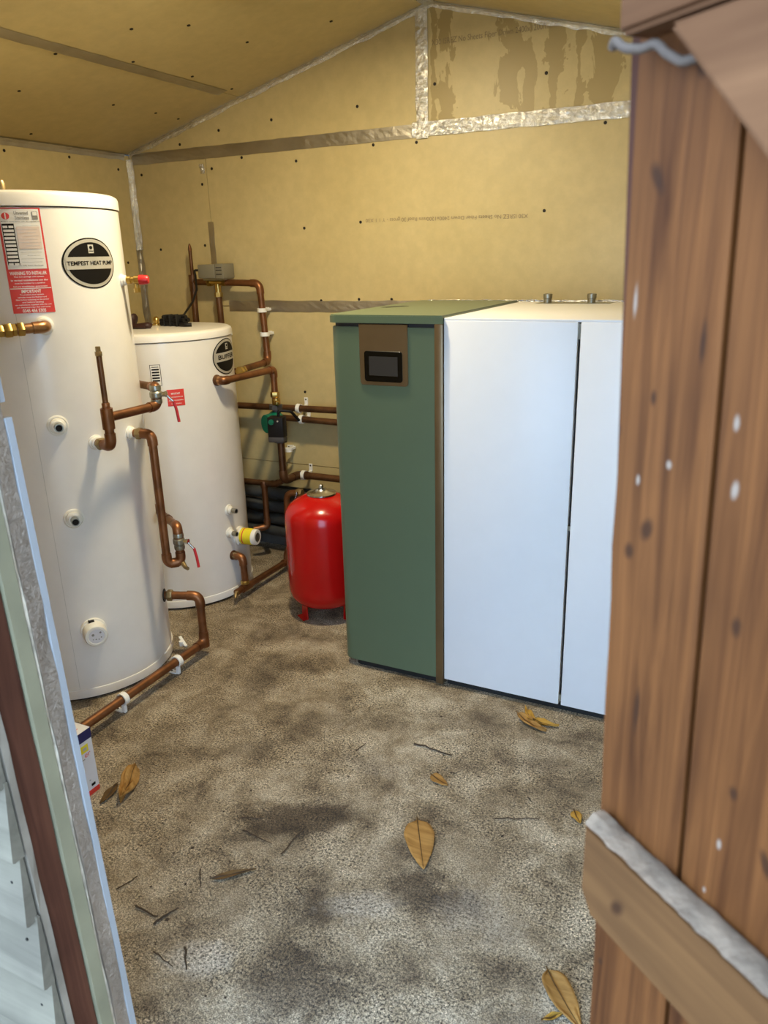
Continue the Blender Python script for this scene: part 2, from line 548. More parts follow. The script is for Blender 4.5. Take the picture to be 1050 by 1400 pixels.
def cyl_ellipse(T, ac, zc, hu, hz, off, mat, parent, name, clip=None):
    bm = B()
    uc = math.radians(ac) * T[2]
    rings, seg = 8, 56
    c = bm.verts.new(on_cyl(T, uc, zc, off))
    prev = None
    for i in range(1, rings + 1):
        s = i / rings
        ring = []
        for k in range(seg):
            t = 2 * math.pi * k / seg
            ring.append(bm.verts.new(on_cyl(T, uc + math.cos(t) * hu * s, zc + math.sin(t) * hz * s, off)))
        for k in range(seg):
            k2 = (k + 1) % seg
            if prev is None:
                bm.faces.new((c, ring[k], ring[k2]))
            else:
                bm.faces.new((prev[k], ring[k], ring[k2], prev[k2]))
        prev = ring
    bmesh.ops.recalc_face_normals(bm, faces=bm.faces[:])
    return link(name, bm, mat, parent, True)

def cyl_text(T, body, ac, zc, width, height, off, mat, parent, name='lettering'):
    bm = text_mesh(body, 1.0)
    xs = [v.co.x for v in bm.verts]
    ys = [v.co.y for v in bm.verts]
    sx, sy = width / (max(xs) - min(xs)), height / (max(ys) - min(ys))
    cx, cy = (max(xs) + min(xs)) / 2, (max(ys) + min(ys)) / 2
    uc = math.radians(ac) * T[2]
    for v in bm.verts:
        v.co = on_cyl(T, uc + (v.co.x - cx) * sx, zc + (v.co.y - cy) * sy, off)
    return link(name, bm, mat, parent)

def radial(T, ang, r, z):
    a = math.radians(ang)
    return Vector((T[0] + r * math.cos(a), T[1] + r * math.sin(a), z))

def rdir(ang):
    a = math.radians(ang)
    return Vector((math.cos(a), math.sin(a), 0))

# ================================================================== the shed
XL, XR, YF, YB = -2.53, 0.25, 0.62, 2.72
XRID, ZEAVE, ZRID = -1.14, 1.682, 2.042
KL = (ZRID - ZEAVE) / (XRID - XL)
KR = (ZRID - ZEAVE) / (XR - XRID)
def roof_z(x):
    return ZEAVE + KL * (x - XL) if x < XRID else ZEAVE + KR * (XR - x)

# floor
bm = B()
box(bm, XL - 0.1, XR + 0.1, 0.46, YB + 0.1, -0.12, 0.0)
floor = struct(link('floor', bm, 'concrete'))
bm = B()
n = 24
box(bm, -5, 5, -5, 0.46, -0.2, -0.05)
struct(link('ground', bm, 'ground_outside'))

def gable(bm, y0, y1, x0=XL, x1=XR, zb=0.0, drop=0.0):
    xs = [x0] + ([XRID] if x0 < XRID < x1 else []) + [x1]
    poly = [(x0, zb), (x1, zb)] + [(x, roof_z(x) - drop) for x in reversed(xs)]
    return prism(bm, poly, (0, y0, 0), (1, 0, 0), (0, 0, 1), (0, 1, 0), y1 - y0)

wall_back = struct(link('wall_back', gable(B(), YB + 0.026, YB + 0.09, XL - .02, XR + .02), 'sill_grey'))
G = 0.0015
def back_board(x0, x1, z0, z1, mat='board'):
    bm = B()
    if z1 is None:
        gable(bm, YB, YB + 0.025, x0 + G, x1 - G, z0 + G, 0.004)
    else:
        box(bm, x0 + G, x1 - G, YB, YB + 0.025, z0 + G, z1 - G)
    return link('insulation_board', bm, mat, wall_back)
back_board(XL, -1.177, 1.662, None)
back_board(-1.177, XR, 1.662, None, 'board_stained')
back_board(XL, -2.128, 0.404, 1.662)
back_board(-2.128, XR, 1.066, 1.662)
back_board(-2.128, XR, 0.404, 1.066)
back_board(XL, XR, 0.295, 0.404)

wall_left = struct(link('wall_left', box(B(), XL - 0.09, XL - 0.026, YF - .11, YB + .09, 0, ZEAVE), 'sill_grey'))
for y0, y1 in ((YF, 1.70), (1.70, YB)):
    link('insulation_board', box(B(), XL - 0.025, XL, y0 + G, y1 - G, 0.03, ZEAVE - .004), 'board', wall_left)
wall_right = struct(link('wall_right', box(B(), XR + 0.026, XR + 0.09, YF - .11, YB + .09, 0, ZEAVE), 'sill_grey'))
for y0, y1 in ((YF, 1.70), (1.70, YB)):
    link('insulation_board', box(B(), XR, XR + 0.025, y0 + G, y1 - G, 0.03, ZEAVE - .004), 'board', wall_right)

# ceiling: sloping boards under an unseen felt roof slab, added to block light
def slope_slab(bm, xa, xb, y0, y1, t0, t1):
    """slab between xa and xb, lower face t0 above the ceiling plane"""
    def z(x, side):
        return ZEAVE + KL * (x - XL) if side < 0 else ZEAVE + KR * (XR - x)
    s = -1 if (xa + xb) / 2 < XRID else 1
    poly = [(xa, z(xa, s) + t0), (xb, z(xb, s) + t0), (xb, z(xb, s) + t1), (xa, z(xa, s) + t1)]
    return prism(bm, poly, (0, y0, 0), (1, 0, 0), (0, 0, 1), (0, 1, 0), y1 - y0)
bm = B()
slope_slab(bm, XL - .16, XRID, 0.36, YB + .16, 0.028, 0.08)
slope_slab(bm, XRID, XR + .16, 0.36, YB + .16, 0.028, 0.08)
ceiling = struct(link('ceiling', bm, 'roof_felt'))
for xa, xb in ((XL, -1.928), (-1.928, XRID), (XRID, -0.45), (-0.45, XR)):
    link('insulation_board', slope_slab(B(), xa + G, xb - G, YF, YB, 0.0, 0.025), 'board', ceiling)

# ------------------------------------------------------------------ foil tape
def tape(parent, A, C, d1, w1, d2, w2, mat='foil_shiny', crinkle=0.0016, wav=0.003, off=0.002):
    A, C, d1, d2 = Vector(A), Vector(C), Vector(d1).normalized(), Vector(d2).normalized()
    L = (C - A).length
    n = max(6, int(L / 0.018))
    along = (C - A).normalized()
    straight = d1.dot(d2) < -0.9
    nrm = along.cross(d1).normalized() if straight else (d1 + d2).normalized()
    if nrm.dot(Vector((-1.14, 1.6, 1.2)) - A) < 0:
        nrm = -nrm
    bm = B()
    sd = random.random() * 50
    rows = []
    for i in range(n + 1):
        p = A.lerp(C, i / n)
        e1 = noise.noise((sd, i * 0.35, 0)) * wav
        e2 = noise.noise((sd, i * 0.35, 9)) * wav
        row = []
        if straight:
            for s in (-1, -.5, 0, .5, 1):
                w = (d2 * (w2 + e2) * -s) if s < 0 else (d1 * (w1 + e1) * s)
                k = 0 if abs(s) == 1 else random.random() * crinkle
                row.append(bm.verts.new(p + w + nrm * (off + k)))
        else:
            m1 = along.cross(d1)
            if m1.dot(d2) < 0: m1 = -m1
            m2 = along.cross(d2)
            if m2.dot(d1) < 0: m2 = -m2
            for s in (-1, -.5, 0, .5, 1):
                k = off + (0 if abs(s) == 1 else random.random() * crinkle)
                if s < 0:
                    row.append(bm.verts.new(p + d1 * (w1 + e1) * -s + m1 * k))
                elif s > 0:
                    row.append(bm.verts.new(p + d2 * (w2 + e2) * s + m2 * k))
                else:
                    row.append(bm.verts.new(p + nrm * (0.006 + random.random() * crinkle)))
        rows.append(row)
    for a, c in zip(rows, rows[1:]):
        for k in range(4):
            bm.faces.new((a[k], a[k + 1], c[k + 1], c[k]))
    bmesh.ops.recalc_face_normals(bm, faces=bm.faces[:])
    o = link('foil_tape', bm, mat, parent)
    md = o.modifiers.new('thickness', 'SOLIDIFY')
    md.thickness = 0.0006
    md.offset = 0
    return o
Zp, Xp, Yn = Vector((0, 0, 1)), Vector((1, 0, 0)), Vector((0, -1, 0))
yt = YB
tape(wall_back, (XL + .02, yt, 1.662), (-1.2, yt, 1.662), (0, 0, -1), .023, (0, 0, 1), .021, 'foil_dull')
tape(wall_back, (-1.215, yt - .001, 1.664), (XR, yt - .001, 1.660), (0, 0, -1), .023, (0, 0, 1), .023, 'foil_shiny', .003)
tape(wall_back, (-1.176, yt - .002, 2.035), (-1.176, yt - .002, 1.635), (-1, 0, 0), .023, (1, 0, 0), .022, 'foil_shiny', .003, .004)
tape(wall_back, (-2.130, yt, 1.40), (-2.128, yt, 1.07), (-1, 0, 0), .014, (1, 0, 0), .014, 'foil_dull')
tape(wall_back, (-2.150, yt, 1.62), (-2.144, yt, 1.585), (-1, 0, 0), .012, (1, 0, 0), .010, 'foil_shiny', .004)
tape(wall_back, (-2.07, yt, 1.066), (-1.15, yt, 1.066), (0, 0, -1), .022, (0, 0, 1), .022, 'foil_dull')
tape(wall_back, (-1.16, yt, 1.070), (XR, yt, 1.068), (0, 0, -1), .024, (0, 0, 1), .022, 'foil_shiny', .003)
# corners
sl = Vector((1, 0, KL)).normalized()
sr = Vector((1, 0, -KR)).normalized()
tape(ceiling, (XL + .01, YB, ZEAVE + .002), (XRID, YB, ZRID), (0, 0, -1), .016, (0, -1, 0), .022, 'foil_shiny', .003, .006)
tape(ceiling, (XRID, YB, ZRID), (XR, YB, ZEAVE), (0, 0, -1), .016, (0, -1, 0), .024, 'foil_shiny', .003, .008)
tape(ceiling, (XL, YF, ZEAVE), (XL, YB - .03, ZEAVE), (0, 0, -1), .024, sl, .012, 'foil_dull', .002, .004)
tape(wall_left, (XL, YB, ZEAVE - .02), (XL, YB, 1.30), (1, 0, 0), .022, (0, -1, 0), .022, 'foil_shiny', .006, .008)
tape(wall_left, (XL, YB, 1.30), (XL, YB, 0.9), (1, 0, 0), .020, (0, -1, 0), .024, 'foil_dull', .004, .008)
tape(ceiling, (-1.928, YF, roof_z(-1.928)), (-1.928, YB - .12, roof_z(-1.928)), -sl, .022, sl, .022, 'foil_dull', .001, .003)
tape(ceiling, (XRID, YF, ZRID), (XRID, YB, ZRID), -sl, .025, sr, .025, 'foil_shiny', .002, .004)

# ------------------------------------------------------------------ screw heads in the boards
sm = bpy.data.meshes.new('screw_head')
bm = B()
lathe(bm, [(0, -.001), (.0055, -.001), (.0055, .0012), (.003, .002), (0, .0022)], (0, 0, 0), (0, 0, 1), 8)
bm.to_mesh(sm); bm.free()
sm.materials.append(MATS['screw_dark'])
def screw(parent, p, nrm):
    o = bpy.data.objects.new('screw_head', sm)
    COL.objects.link(o)
    o.parent = parent
    o.location = p
    o.rotation_euler = Vector(nrm).to_track_quat('Z', 'Y').to_euler()
for x, z in ((-1.432, 1.372), (-.735, 1.380), (-1.68, 1.36), (-2.30, 1.655), (-2.155, 1.545), (-2.10, 1.60), (-1.95, 1.63), (-1.70, 1.60), (-1.37, 1.63), (-.55, 1.63), (-1.20, 1.625),
             (-1.13, 1.80), (-.745, 1.79), (-1.43, 1.76), (-1.80, 1.75), (-1.19, 1.97), (-.76, 1.93), (-2.17, 1.31), (-2.41, 1.30), (-2.06, 1.06), (-1.62, 1.088), (-1.31, 1.093), (-1.45, 1.093),
             (-1.72, .72), (-2.47, 1.6), (-2.25, 1.70), (-2.05, 1.735)):
    screw(wall_back, (x, YB - .0005, z), (0, -1, 0))
cn = Vector((KL, 0, -1)).normalized()
for x, y in ((-1.748, 1.952), (-1.651, 2.089), (-1.959, 1.858), (-1.895, 2.107), (-1.884, 2.378), (-2.199, 1.918), (-1.63, 2.352), (-2.166, 2.284), (-2.161, 2.493), (-2.169, 2.628), (-1.891, 2.609), (-2.47, 2.177), (-1.40, 2.5), (-1.38, 2.2)):
    screw(ceiling, (x, y, roof_z(x) - .0005), cn)
for y, z in ((2.395, 1.645), (2.10, 1.64), (2.65, 1.62), (2.64, 1.25)):
    screw(wall_left, (XL + .0005, y, z), (1, 0, 0))
# printed lines on the boards
flat_text('X30 ISREZ No Sheets Fiber Down 2400x1200mm Roof 30 gross - Y 1 1 X30', .62, .017, (-1.10, YB - .0012, 1.373), (-1, 0, 0.016), (0, 0, -1), 'ink_faint', wall_back, 'printed_line')
flat_text('X30 ISREZ No Sheets Fiber Down 2400x1200mm Roof 30', .48, .017, (-.90, YB - .0012, 1.923), (1, 0, -.004), (0, 0, 1), 'ink_faint', wall_back, 'printed_line')

# ------------------------------------------------------------------ front wall, doorway and jamb (the frame is racked a little)
LEAN = 0.036
def lean(x, z):
    return x - LEAN * (z - 0.1)
HEAD = 1.57
YO = 0.51
bm = B()
prism(bm, [(XL - .09, 0), (lean(-.86, 0), 0), (lean(-.86, HEAD), HEAD), (lean(-.86, HEAD), roof_z(-.86) - .0), (XRID, ZRID + .02), (XL - .09, ZEAVE)], (0, YO + .004, 0), (1, 0, 0), (0, 0, 1), (0, 1, 0), YF - YO - .03)
prism(bm, [(lean(-.86, HEAD), HEAD), (-.04, HEAD), (-.04, roof_z(-.04)), (lean(-.86, HEAD), roof_z(-.92))], (0, YO + .004, 0), (1, 0, 0), (0, 0, 1), (0, 1, 0), YF - YO - .03)
prism(bm, [(-.0, 0), (XR + .09, 0), (XR + .09, ZEAVE), (-.0, roof_z(-.0))], (0, YO + .004, 0), (1, 0, 0), (0, 0, 1), (0, 1, 0), YF - YO - .03)
wall_front = struct(link('wall_front', bm, 'sill_grey'))
bm = B()
prism(bm, [(XL, 0.03), (lean(-.86, 0.03), .03), (lean(-.86, 1.56), 1.56), (lean(-.86, 1.56), roof_z(-.92) - .005), (XRID, ZRID - .004), (XL, ZEAVE - .004)], (0, YF - .024, 0), (1, 0, 0), (0, 0, 1), (0, 1, 0), .024)
link('insulation_board', bm, 'board', wall_front)

def jamb(idx, x0, x1, y0, y1, z0, z1, mat, name=None, rag=0.0, lab=None):
    """upright of the door frame following the racked line; x1 is the reveal side"""
    bm = B()
    n = 30 if rag else 6
    rows = []
    for i in range(n + 1):
        z = z0 + (z1 - z0) * i / n
        e = [random.uniform(-rag, rag) for _ in range(3)] if rag else (0, 0, 0)
        rows.append([bm.verts.new((lean(x0, z), y0, z)), bm.verts.new((lean(x1, z) + e[0], y0 + abs(e[1]), z)),
                     bm.verts.new((lean(x1, z) + e[2], y1 - abs(e[0]), z)), bm.verts.new((lean(x0, z), y1, z))])
    for a, c in zip(rows, rows[1:]):
        for k in range(4):
            bm.faces.new((a[k], a[(k + 1) % 4], c[(k + 1) % 4], c[k]))
    bm.faces.new(rows[0][::-1]); bm.faces.new(rows[-1])
    bmesh.ops.recalc_face_normals(bm, faces=bm.faces[:])
    o = struct(link('trim_%d' % idx, bm, mat))
    if lab:
        o['label'] = lab
    return o
jamb(1, -.86, -.792, .508, .517, .0, HEAD, 'gap_dark')
jamb(2, -.86, -.781, .514, .525, .0, HEAD, 'timber_pale', rag=.0012, lab='thin pale grey batten of the door frame behind the cladding')
jamb(3, -.86, -.784, .525, .562, .0, HEAD, 'stud_red', rag=.0008, lab='red-brown timber stud of the door frame')
jamb(4, -.86, -.778, .5635, .584, .0, HEAD, 'timber_green', rag=.0004, lab='greenish beige timber strip of the door frame')
jamb(5, -.86, -.781, .5855, .590, .0, HEAD, 'paper_edge', rag=.0015, lab='torn paper edge of the insulation board in the door reveal')
jamb(6, -.86, -.779, .5895, .6125, .0, HEAD, 'foil_edge', rag=.0018, lab='crumpled grey foil edge of the insulation board')
jamb(7, -.86, -.777, .6125, .622, .0, 1.077, 'bead_blue', lab='pale blue-white bead along the inner edge of the door frame')
jamb(8, -.86, -.783, .6125, .622, 1.095, HEAD, 'bead_blue', lab='upper length of pale blue-white bead on the door frame')
jamb(9, -.045, .02, .508, .618, .0, HEAD, 'stud_red', lab='red-brown hinge post of the doorway')
bm = B(); box(bm, -.90, .02, .508, .620, HEAD, HEAD + .07, .003)
struct(link('trim_10', bm, 'stud_red'))

# lapped weatherboards outside
PITCHB = 0.106
NB = 17
def clad(x0, x1, z0, jit=0.0):
    bm = B()
    ex = random.uniform(-.004, .003)
    # feather-edged section: thick lower edge, thin upper edge
    sec = [(YO, z0 + PITCHB + .008), (YO - .004, z0 + PITCHB + .008), (YO - .018, z0 + .003), (YO - .015, z0), (YO, z0)]
    for (xa, pos) in ((x0, 0), (x1, 1)):
        pass
    a = [bm.verts.new((x0, y, z)) for y, z in sec]
    c = [bm.verts.new(((lean(x1, z) if jit else x1) + ex, y, z)) for y, z in sec]
    n = len(sec)
    bm.faces.new(a[::-1]); bm.faces.new(c)
    for i in range(n):
        bm.faces.new((a[i], a[(i + 1) % n], c[(i + 1) % n], c[i]))
    bmesh.ops.recalc_face_normals(bm, faces=bm.faces[:])
    o = link('cladding_board', bm, 'cladding_paint', wall_front)
    if jit:
        for dz in (.02, .062):
            bmn = B()
            lathe(bmn, [(0, -.002), (.0022, -.002), (.0022, .0015), (0, .002)], (lean(x1, z0) - .022 + random.uniform(-.004, .004), YO - .0150 + dz * .09, z0 + dz + random.uniform(-.006, .012)), (0, -1, .1), 7)
            link('nail_head', bmn, 'screw_dark', o)
    return o
for i in range(NB):
    z0 = i * PITCHB - .01
    clad(XL - .10, -.781, z0, 1)
    if z0 < HEAD:
        clad(.022, XR + .10, z0)
    else:
        clad(-.781, XR + .10, z0)

# ================================================================== the open plank door
hx, hy = -.085, .5
DR = Vector((.784, -.621, 0)).normalized()
door = thing('plank_door', 'brown pine plank door with ledges and a diagonal brace, standing open', 'door', (hx, hy, 0), None, math.atan2(DR.y, DR.x))
# local frame: x along the door away from the hinge, -y towards the camera side, z up
door_local = dict(world=False)
def dlean(t, z):
    return t + .0125 - .0325 * (z - .82) + (.0 if z > .82 else 0)
def plank(t0, t1, z0, z1, mat='door_wood', wavy=0.0):
    bm = B()
    n = 40
    rows = []
    c = .0028
    for i in range(n + 1):
        z = z0 + (z1 - z0) * i / n
        w = wavy * (noise.noise((1.7, z * 9, 0)) + .6 * math.exp(-((z - 1.07) / .03) ** 2))
        a, d = dlean(t0, z) - w, dlean(t1, z)
        rows.append([bm.verts.new(p) for p in ((a + G, .018, z), (a + G, .001 + c * .6, z), (a + G + c, 0, z), (d - G - c, 0, z), (d - G, c * .6, z), (d - G, .018, z))])
    for a, d in zip(rows, rows[1:]):
        for k in range(6):
            bm.faces.new((a[k], a[(k + 1) % 6], d[(k + 1) % 6], d[k]))
    bm.faces.new(rows[0][::-1]); bm.faces.new(rows[-1])
    bmesh.ops.recalc_face_normals(bm, faces=bm.faces[:])
    return link('plank', bm, mat, door, False, False)
PW = .0785
for k in range(8):
    plank(.0 + PW * k, PW * (k + 1), .03, 1.56, 'door_wood', .0035 if k == 0 else 0)
def slab(name, poly, mat, y0=-.022, y1=.0, bev=.003, parent=None):
    bm = B()
    prism(bm, poly, (0, y1, 0), (1, 0, 0), (0, 0, 1), (0, -1, 0), y1 - y0)
    bmesh.ops.bevel(bm, geom=bm.edges[:], offset=bev, segments=2, affect='EDGES')
    return link(name, bm, mat, parent or door, 50, False)
slab('ledge', [(.006, 1.358), (.62, 1.358), (.62, 1.45), (.004, 1.45)], 'brace_wood')
low = slab('ledge', [(.0225, .800), (.035, .782), (.62, .782), (.62, .8575), (.0225, .8575)], 'ledge_wood')
slab('ledge', [(.03, .20), (.62, .20), (.62, .285), (.03, .285)], 'ledge_wood')
slab('brace', [(.043, 1.3555), (.155, 1.3555), (.60, .90), (.60, .861), (.535, .861)], 'brace_wood', -.0235, 0)
slab('brace', [(.30, .778), (.41, .778), (.61, .50), (.61, .35)], 'brace_wood', -.0235, 0)
# dust lying on the ledge
bm = B()
n = 90
rows = []
for i in range(n + 1):
    t = .0235 + .59 * i / n
    a = -.0215 + .003 * noise.noise((t * 90, 0, 3))
    d = -.001 + .0015 * noise.noise((t * 70, 4, 3))
    h = .0018 + .0022 * (noise.noise((t * 60, 8, 1)) + .4) + (.004 if i < 3 else 0)
    rows.append([bm.verts.new((t, a, .8572)), bm.verts.new((t, a * .65, .8574 + max(.0006, h))), bm.verts.new((t, d - .004, .8576 + max(.0008, h * .8))), bm.verts.new((t, d, .8572))])
for a, d in zip(rows, rows[1:]):
    for k in range(3):
        bm.faces.new((a[k], a[k + 1], d[k + 1], d[k]))
bmesh.ops.recalc_face_normals(bm, faces=bm.faces[:])
du = link('dust_layer', bm, 'dust', low, True, False)
# grubby seal below the top ledge
bm = B()
pts = [(.0015, -.020, 1.354), (.005, -.022, 1.357), (.010, -.019, 1.352), (.018, -.014, 1.3505), (.026, -.012, 1.352), (.032, -.011, 1.346), (.041, -.008, 1.340), (.050, -.006, 1.3405)]
tube(bm, arc_path(pts, .01)[0], .0026, 8)
link('draught_seal', bm, 'seal_grey', door, 60, False)

# ================================================================== hot water cylinders
T1 = (-1.915, 1.595, .269)
T2 = (-2.03, 2.231, .262)
def cylinder_tank(label, T, seam_z, top_z, seam_ang):
    root = thing('hot_water_cylinder', label, 'water tank', (T[0], T[1], 0))
    R = T[2]
    c = (T[0], T[1], 0)
    bm = B()
    lathe(bm, [(0, .012), (R, .012), (R, seam_z - .002), (R - .006, seam_z), (0, seam_z)], c, (0, 0, 1), 96)
    body = link('body', bm, 'enamel', root, 40)
    bm = B()
    lathe(bm, [(0, .0), (R - .008, .0), (R - .008, .013), (0, .013)], c, (0, 0, 1), 64)
    link('base_pad', bm, 'black_matte', root, 40)
    bm = B()
    lathe(bm, [(R - .002, .010), (R + .004, .010), (R + .0045, .032), (R + .003, .036), (R - .002, .037)], c, (0, 0, 1), 96)
    link('base_rim', bm, 'enamel', root, 40)
    h = top_z - seam_z
    bm = B()
    lathe(bm, [(R - .01, seam_z + .0015), (R + .0035, seam_z + .0015), (R + .003, top_z - .013), (R, top_z - .006), (R - .008, top_z - .001), (R - .018, top_z), (0, top_z + .004)], c, (0, 0, 1), 96)
    link('lid', bm, 'enamel', root, 30)
    cyl_rect(T, seam_ang - .10, seam_ang + .10, .04, seam_z - .002, .0006, 'flag_grey', root, 'seam')
    return root

def port(root, T, ang, z, stub=.022, fr=.028, sr=.0112, hole=True):
    d = rdir(ang)
    p = radial(T, ang, T[2] - .003, z)
    bm = B()
    lathe(bm, [(0, 0), (fr, 0), (fr, .006), (fr * .86, .008), (fr * .84, .006), (fr * .78, .0065), (fr * .74, .013), (fr * .55, .016), (fr * .53, .02), (0, .02)], p, d, 28)
    f = link('port_flange', bm, 'plastic_white', root, 35)
    bm = B()
    lathe(bm, [(0, .01), (sr, .01), (sr, .02 + stub), (sr * .8, .02 + stub), (sr * .78, .022), (0, .022)], p, d, 18)
    link('stub_pipe', bm, 'steel_dull', f, 40)
    if hole:
        bm = B()
        lathe(bm, [(0, .018 + stub), (sr * .79, .018 + stub), (sr * .79, .0185 + stub), (0, .0185 + stub)], p, d, 14)
        link('bore', bm, 'hole_dark', f)
    return f

def flange(root, T, ang, z, fr=.020, mat='plastic_white'):
    bm = B()
    lathe(bm, [(0, 0), (fr, 0), (fr, .007), (fr * .84, .009), (fr * .8, .015), (fr * .62, .017), (0, .017)], radial(T, ang, T[2] - .003, z), rdir(ang), 28)
    return link('port_flange', bm, mat, root, 35)

def badge(root, T, ac, zc, words, hu=.088, hz=.0645):
    bd = cyl_ellipse(T, ac, zc, hu, hz, .0008, 'label_black', root, 'badge')
    cyl_ellipse(T, ac, zc, hu - .0045, hz - .0035, .0013, 'label_silver', bd, 'badge_ring')
    cyl_ellipse(T, ac, zc, hu - .0135, hz - .0115, .0018, 'label_black', bd, 'badge_field')
    ha = math.degrees((hu - .0095) / T[2])
    cyl_rect(T, ac - ha, ac + ha, zc - .0145, zc + .0165, .0023, 'label_silver', bd, 'badge_band')
    cyl_text(T, words, ac, zc + .0008, (hu - .0125) * 2 * (1.0 if len(words) > 10 else .80), .0105 if len(words) > 10 else .016, .0029, 'label_black', bd, 'badge_lettering')
    cyl_rect(T, ac - 1.9, ac + 1.9, zc + .0255, zc + .047, .0023, 'flag_grey', bd, 'badge_crest')
    cyl_ellipse(T, ac, zc + .0395, .0052, .0045, .0028, 'label_black', bd, 'badge_crest_arch')
    cyl_rect(T, ac - 1.6, ac + 1.6, zc + .0300, zc + .0318, .0028, 'label_black', bd, 'badge_crest_bar')
    return bd

tank1 = cylinder_tank('tall white hot water cylinder with red warning label and oval badge', T1, 1.389, 1.428, -48.3)
tank1.name = 'hot_water_cylinder'
port(tank1, T1, -36.4, .838)
port(tank1, T1, -35.8, .573)
# immersion heater cover
d, p = rdir(-34.8), radial(T1, -34.8, T1[2] - .004, .226)
bm = B(); lathe(bm, [(0, 0), (.037, 0), (.037, .012), (.034, .014), (0, .014)], p, d, 36)
im = link('immersion_heater', bm, 'plastic_white', tank1, 35)
bm = B(); lathe(bm, [(0, .012), (.0325, .012), (.0325, .052), (.030, .056), (.024, .0565), (.022, .0550), (0, .0550)], p, d, 36)
cap = link('heater_cap', bm, 'plastic_white', im, 35)
up3 = Vector((0, 0, 1)); side = Vector((-d.y, d.x, 0))
bm = B(); lathe(bm, [(0, .0548), (.0215, .0548), (.0215, .0556), (0, .0556)], p, d, 30)
link('cap_label', bm, 'card_white', im)
for (a, h, r) in ((-.009, .006, .004), (.012, .010, .003), (-.002, -.009, .002), (.006, -.010, .002), (.013, -.005, .002), (-.010, -.008, .0015)):
    bm = B(); lathe(bm, [(0, .0553), (r, .0553), (r, .0562), (0, .0562)], p + side * a + up3 * h, d, 10)
    link('cap_screw', bm, 'ink_grey', im)
bm = B(); box(bm, -.008, .008, -.003, .003, -.008, .008)
for v in bm.verts:
    v.co = p + d * (.016 + v.co.z) + up3 * (.0325 + v.co.y) - side * (.004 - v.co.x)
link('cap_notch', bm, 'hole_dark', im)
# warning label
La, Lb = -49.2, -28.0
lab = cyl_rect(T1, La, Lb, 1.134, 1.386, .0008, 'label_red', tank1, 'warning_label')
cyl_rect(T1, La + 1.1, Lb - .9, 1.2415, 1.3825, .0014, 'label_white', lab, 'label_panel')
cyl_rect(T1, La + .4, Lb - .3, 1.1935, 1.1955, .0014, 'label_white', lab, 'label_rule')
mid = (La + Lb) / 2
def ltext(s, a, z, w, h, m='label_white'):
    cyl_text(T1, s, a, z, w, h, .0020, m, lab, 'label_lettering')
ltext('WARNING TO INSTALLER', mid, 1.2315, .086, .0085)
for i, s in enumerate(('This hot storage unit system', 'in vented installations see the', 'must be installed by a qualified', 'failure invalidates guarantee')):
    ltext(s, mid, 1.2225 - i * .0078, (.070, .086, .070, .080)[i], .0042)
ltext('IMPORTANT', mid, 1.1875, .046, .0085)
for i, s in enumerate(('To protect your system', 'cylinder must be flushed and', 'filled before switching on the power', 'and before heating', 'see instructions supplied with the unit', 'see literature for the warranty')):
    ltext(s, mid, 1.1790 - i * .0062, (.056, .068, .078, .050, .086, .080)[i], .0038)
ltext('0345 456 5305', mid, 1.1400, .055, .0085)
ltext('Unvented', mid + 1.0, 1.3735, .032, .0085, 'ink_grey')
ltext('Stainless', mid + 1.2, 1.3625, .032, .0085, 'ink_grey')
cyl_rect(T1, mid + 6.2, mid + 9.0, 1.358, 1.3765, .0020, 'ink_grey', lab, 'label_logo')
cyl_rect(T1, mid + 6.5, mid + 8.7, 1.3675, 1.3755, .0026, 'label_white', lab, 'label_logo_field')
cyl_ellipse(T1, mid - 6.6, 1.3665, .009, .008, .0020, 'label_red', lab, 'label_logo_disc')
cyl_rect(T1, mid - 6.9, mid - 6.3, 1.3595, 1.3735, .0026, 'label_white', lab, 'label_logo_bar')
ltext('Made in accordance with the regulations', mid + .2, 1.3535, .088, .0035, 'ink_grey')
cyl_rect(T1, La + 1.5, La + 7.4, 1.2515, 1.3490, .0020, 'label_black', lab, 'data_column')
for i in range(11):
    z = 1.3440 - i * .0088
    if i in (0, 10):
        cyl_rect(T1, La + 1.9, La + 4.2, z - .0055, z, .0026, 'label_white', lab, 'data_cell')
        cyl_rect(T1, La + 4.7, La + 7.0, z - .0055, z, .0026, 'label_white', lab, 'data_cell')
    else:
        cyl_rect(T1, La + 1.9, La + 7.0, z - .0055, z, .0026, 'label_white', lab, 'data_cell')
cyl_rect(T1, La + 8.2, Lb - 1.6, 1.289, 1.342, .0019, 'label_pink', lab, 'pink_form')
for i in range(12):
    z = 1.3440 - i * .0078
    cyl_rect(T1, La + (8.4 if i % 3 else 11.5), Lb - (1.8 + (i * 7 % 5) * .5), z - .0007, z, .0024, 'ink_grey' if i > 6 else 'label_silver', lab, 'form_line')
ltext('See fully fitted discharge', mid + 2, 1.2495, .058, .0036, 'ink_grey')
badge(tank1, T1, -2.0, 1.251, 'TEMPEST HEAT PUMP')
